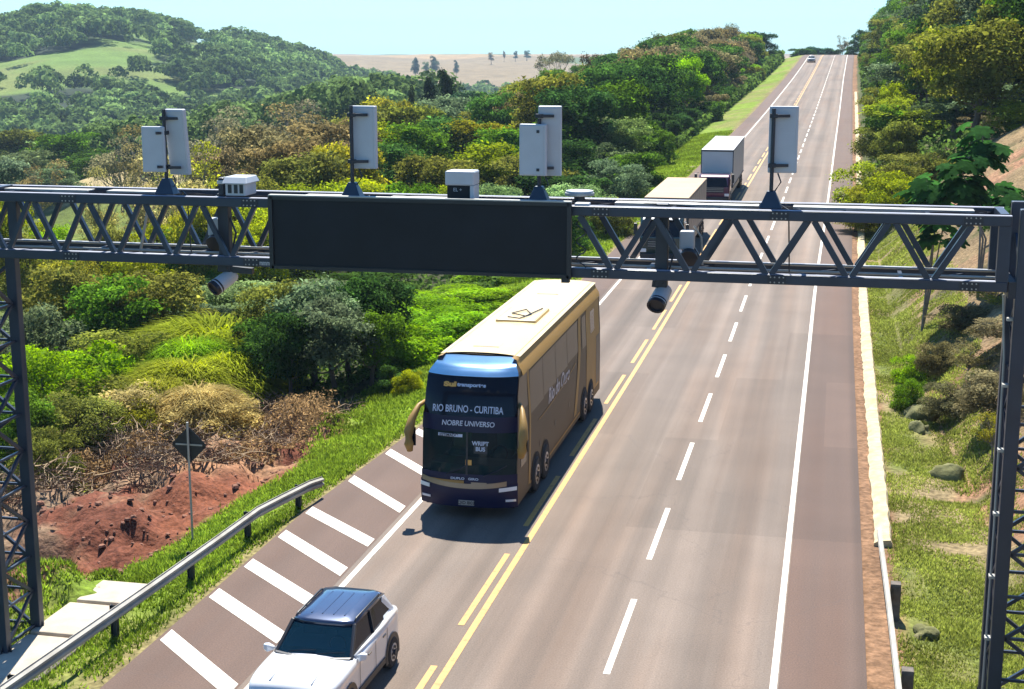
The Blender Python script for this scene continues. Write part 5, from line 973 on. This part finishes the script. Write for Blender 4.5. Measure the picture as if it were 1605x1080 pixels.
# --- boulders on the right cutting
def rock(px, py, d, sx, sy, sz, label, seed):
    p = at(px, py, d); x, y = p[0], p[1]; z = tz(x, y); rs = np.random.RandomState(seed); V = []; Fq = []; nu, nv = 22, 12
    for j in range(nv + 1):
        for i in range(nu):
            th = math.pi * j / nv; ph = 2 * math.pi * i / nu; n = np.array([math.sin(th) * math.cos(ph), math.sin(th) * math.sin(ph), math.cos(th)]); k = 1 + .8 * float(fb(n[0] * 2 + seed, n[1] * 2 + n[2] * 1.7, 1.0, seed % 7)); V.append((n[0] * sx * k, n[1] * sy * k, n[2] * sz * k))
    Fq = [(j * nu + i, j * nu + (i + 1) % nu, (j + 1) * nu + (i + 1) % nu, (j + 1) * nu + i) for j in range(nv) for i in range(nu)]
    mb = MB(); mb.add(V, Fq); o = mb.build('boulder', M['rock'], smooth=True); o.location = (x, y, z - sz * .1); o.rotation_euler = (0, 0, seed); tag(o, label, 'rock')
rock(1448, 612, 49.5, 1.0, .62, .55, 'large moss-covered boulder in the grass of the right verge', 1)
rock(1443, 640, 47.5, .5, .25, .28, 'small grey stone at the foot of the mossy boulder', 2)
rock(1490, 705, 42.5, .6, .4, .38, 'low brown rock in shadow nearer the camera than the mossy boulder', 3)
rock(1470, 520, 54, .5, .45, .4, 'brown rock uphill of the mossy boulder beside the bright shrub', 4)
rock(1452, 935, 31, .3, .25, .2, 'pale stone in the grass behind the right guard rail posts', 5)
# --- big-leaved saplings on the right bank
def bigleaf(px, pt, d, lean, label, seed, nleaf=26, only=None):
    p = at(px, 500, d); x, y = p[0], p[1]; g = tz(x, y); top = at(px, pt, d)[2]; h = top - g; r = empty('sapling', (x, y, g)); tag(r, label, 'tree'); R_ = random.Random(seed); stems = []
    mb = MB()
    for k in range(3):
        a = R_.uniform(0, 6.28); q = [Vector((0, 0, -.2)), Vector((lean * .25 + .12 * k, .1 * k, h * .35)), Vector((lean * .6 + .5 * math.cos(a) * k, .4 * math.sin(a), h * .65)), Vector((lean + .9 * math.cos(a), .8 * math.sin(a), h * (.95 - .16 * k)))]
        mb.tube(q, [.045, .04, .032, .02], 7); stems.append(q)
    mb.build('trunk', M['grey_bark'], r)
    V = []; Fs = []; tn = []
    for k in range(nleaf):
        q = R_.choice(stems); t = R_.uniform(.35, 1.0); b = q[2].lerp(q[3], t) + Vector((R_.uniform(-.15, .15),) * 3); a = R_.uniform(0, 6.28); L = R_.uniform(.5, .95); c = b + Vector((math.cos(a) * L, math.sin(a) * L, R_.uniform(-.35, .35)))
        rr = R_.uniform(.34, .55); nrm = Vector((math.cos(a) * .6 + R_.uniform(-.3, .3), math.sin(a) * .6 + R_.uniform(-.3, .3), .9)).normalized(); tt = nrm.orthogonal().normalized(); bb = nrm.cross(tt); n0 = len(V); V.append(c)
        m_ = 28
        for i in range(m_):
            an = 2 * math.pi * i / m_; lob = .62 + .38 * abs(math.cos(3.5 * an)) ** .6; V.append(c + (tt * math.cos(an) + bb * math.sin(an)) * rr * lob - nrm * rr * .22 * lob * lob)
        Fs += [(n0, n0 + 1 + i, n0 + 1 + (i + 1) % m_) for i in range(m_)]; tn += [R_.uniform(.7, 1.4)] * (m_ + 1)
    me = npmesh('crown', [tuple(v) for v in V], Fs, {'tone': np.array(tn)}); o = obj('crown', me, M['leaf'], r); o.color = (.03, .085, .022, 1)
bigleaf(1530, 196, 58, -.2, 'tall sapling with large dark lobed leaves on a thin grey stem, on the right bank', 3, 95)
bigleaf(1445, 265, 60, .5, 'low clump of big dark leaves between the yellow bush and the tall sapling', 5, 64)
bigleaf(1575, 290, 62, .1, 'dark large-leaved sapling at the right edge of the picture above the gantry', 7, 34)

# ------------------------------------------------------------------ haze
hm, n, l = newmat('haze'); o_ = N(n, 'ShaderNodeOutputMaterial'); v_ = N(n, 'ShaderNodeVolumePrincipled', Density=.00014); v_.inputs['Color'].default_value = (.6, .82, 1, 1); l.new(v_.outputs[0], o_.inputs['Volume'])
hz = MB().b2(-3300, 1700, -40, 4400, -75, 75).build('haze', hm); tag(hz, 'thin pale blue air fading the far hill', 'haze', kind='stuff')

# ------------------------------------------------------------------ labels for the plants
def label_plants():
    kn = {'round': 'bushy tree', 'tall': 'upright dense tree', 'sparse': 'thin-leaved tree', 'umbrella': 'bare flat-topped tree', 'bush': 'rounded bush', 'fine': 'leafy shrub', 'reed': 'mound of tall grass'}
    grp = {'thicket': 'shrubs of the thicket left of the coach', 'valley': 'trees behind the gantry on the left', 'roadside': 'trees lining the left of the climbing road', 'bank': 'trees on the right embankment', 'crest': 'trees at the road crest', 'hill': 'single trees on the far hill', 'fields': 'trees by the distant fields'}
    def place(t):
        px, z, d = t['px'], t['zone'], t['d']; X = t['o'].location.x
        if z == 'thicket': return ('front' if d < 54 else 'middle' if d < 66 else 'back') + ' of thicket' + (' by left tower' if px < 110 else ' left of sign' if px < 270 else ' above sign' if px < 400 else ' between sign and coach' if px < 600 else ' beside coach')
        if z == 'valley': return ('near' if d < 112 else 'midway' if d < 165 else 'far') + (' beyond left tower' if px < 200 else ' behind leftmost antenna' if px < 320 else ' between first two antennas' if px < 500 else ' behind second antenna' if px < 620 else ' above message board' if px < 780 else ' behind third antenna' if px < 900 else ' right of third antenna')
        if z == 'roadside': return ('verge edge' if X > -21 else 'second row' if X > -26 else 'skyline') + (' above third antenna' if px < 900 else ' left of purple truck' if px < 1090 else ' above purple truck' if px < 1170 else ' by road crest')
        if z == 'bank': return ('foot' if X < 8 else 'middle' if X < 12.5 else 'top') + ' of right bank' + (' near crest' if d > 270 else ' mid-climb' if d > 170 else ' above sapling' if px > 1480 else ' by yellow bush')
        if z == 'cutting': return 'on dry cutting by right tower'
        if z == 'crest': return 'beyond the road crest'
        if z == 'hill': return 'standing out on far hill'
        if z == 'fields': return 'beside distant tan fields'
        return 'rising dark above the valley wood'
    by = {}
    for t in TREES: t['pl'] = place(t); by.setdefault((t['col'], kn[t['kind']], t['pl']), []).append(t)
    ords = ['leftmost', 'second from left', 'third from left', 'fourth from left', 'fifth from left', 'sixth from left', 'seventh from left', 'eighth from left', 'ninth from left', 'tenth from left']
    for (c, k, pl), ts in by.items():
        ts.sort(key=lambda t: t['px'])
        for i, t in enumerate(ts):
            lb = f"{c} {k} {pl}" + (f", {ords[min(i, 9)]}" + (f" of {len(ts)}" if len(ts) > 1 else '') if len(ts) > 1 else '')
            tag(t['o'], lb, t['cat'], grp.get(t['zone']))
label_plants()
print('plants', len(TREES))
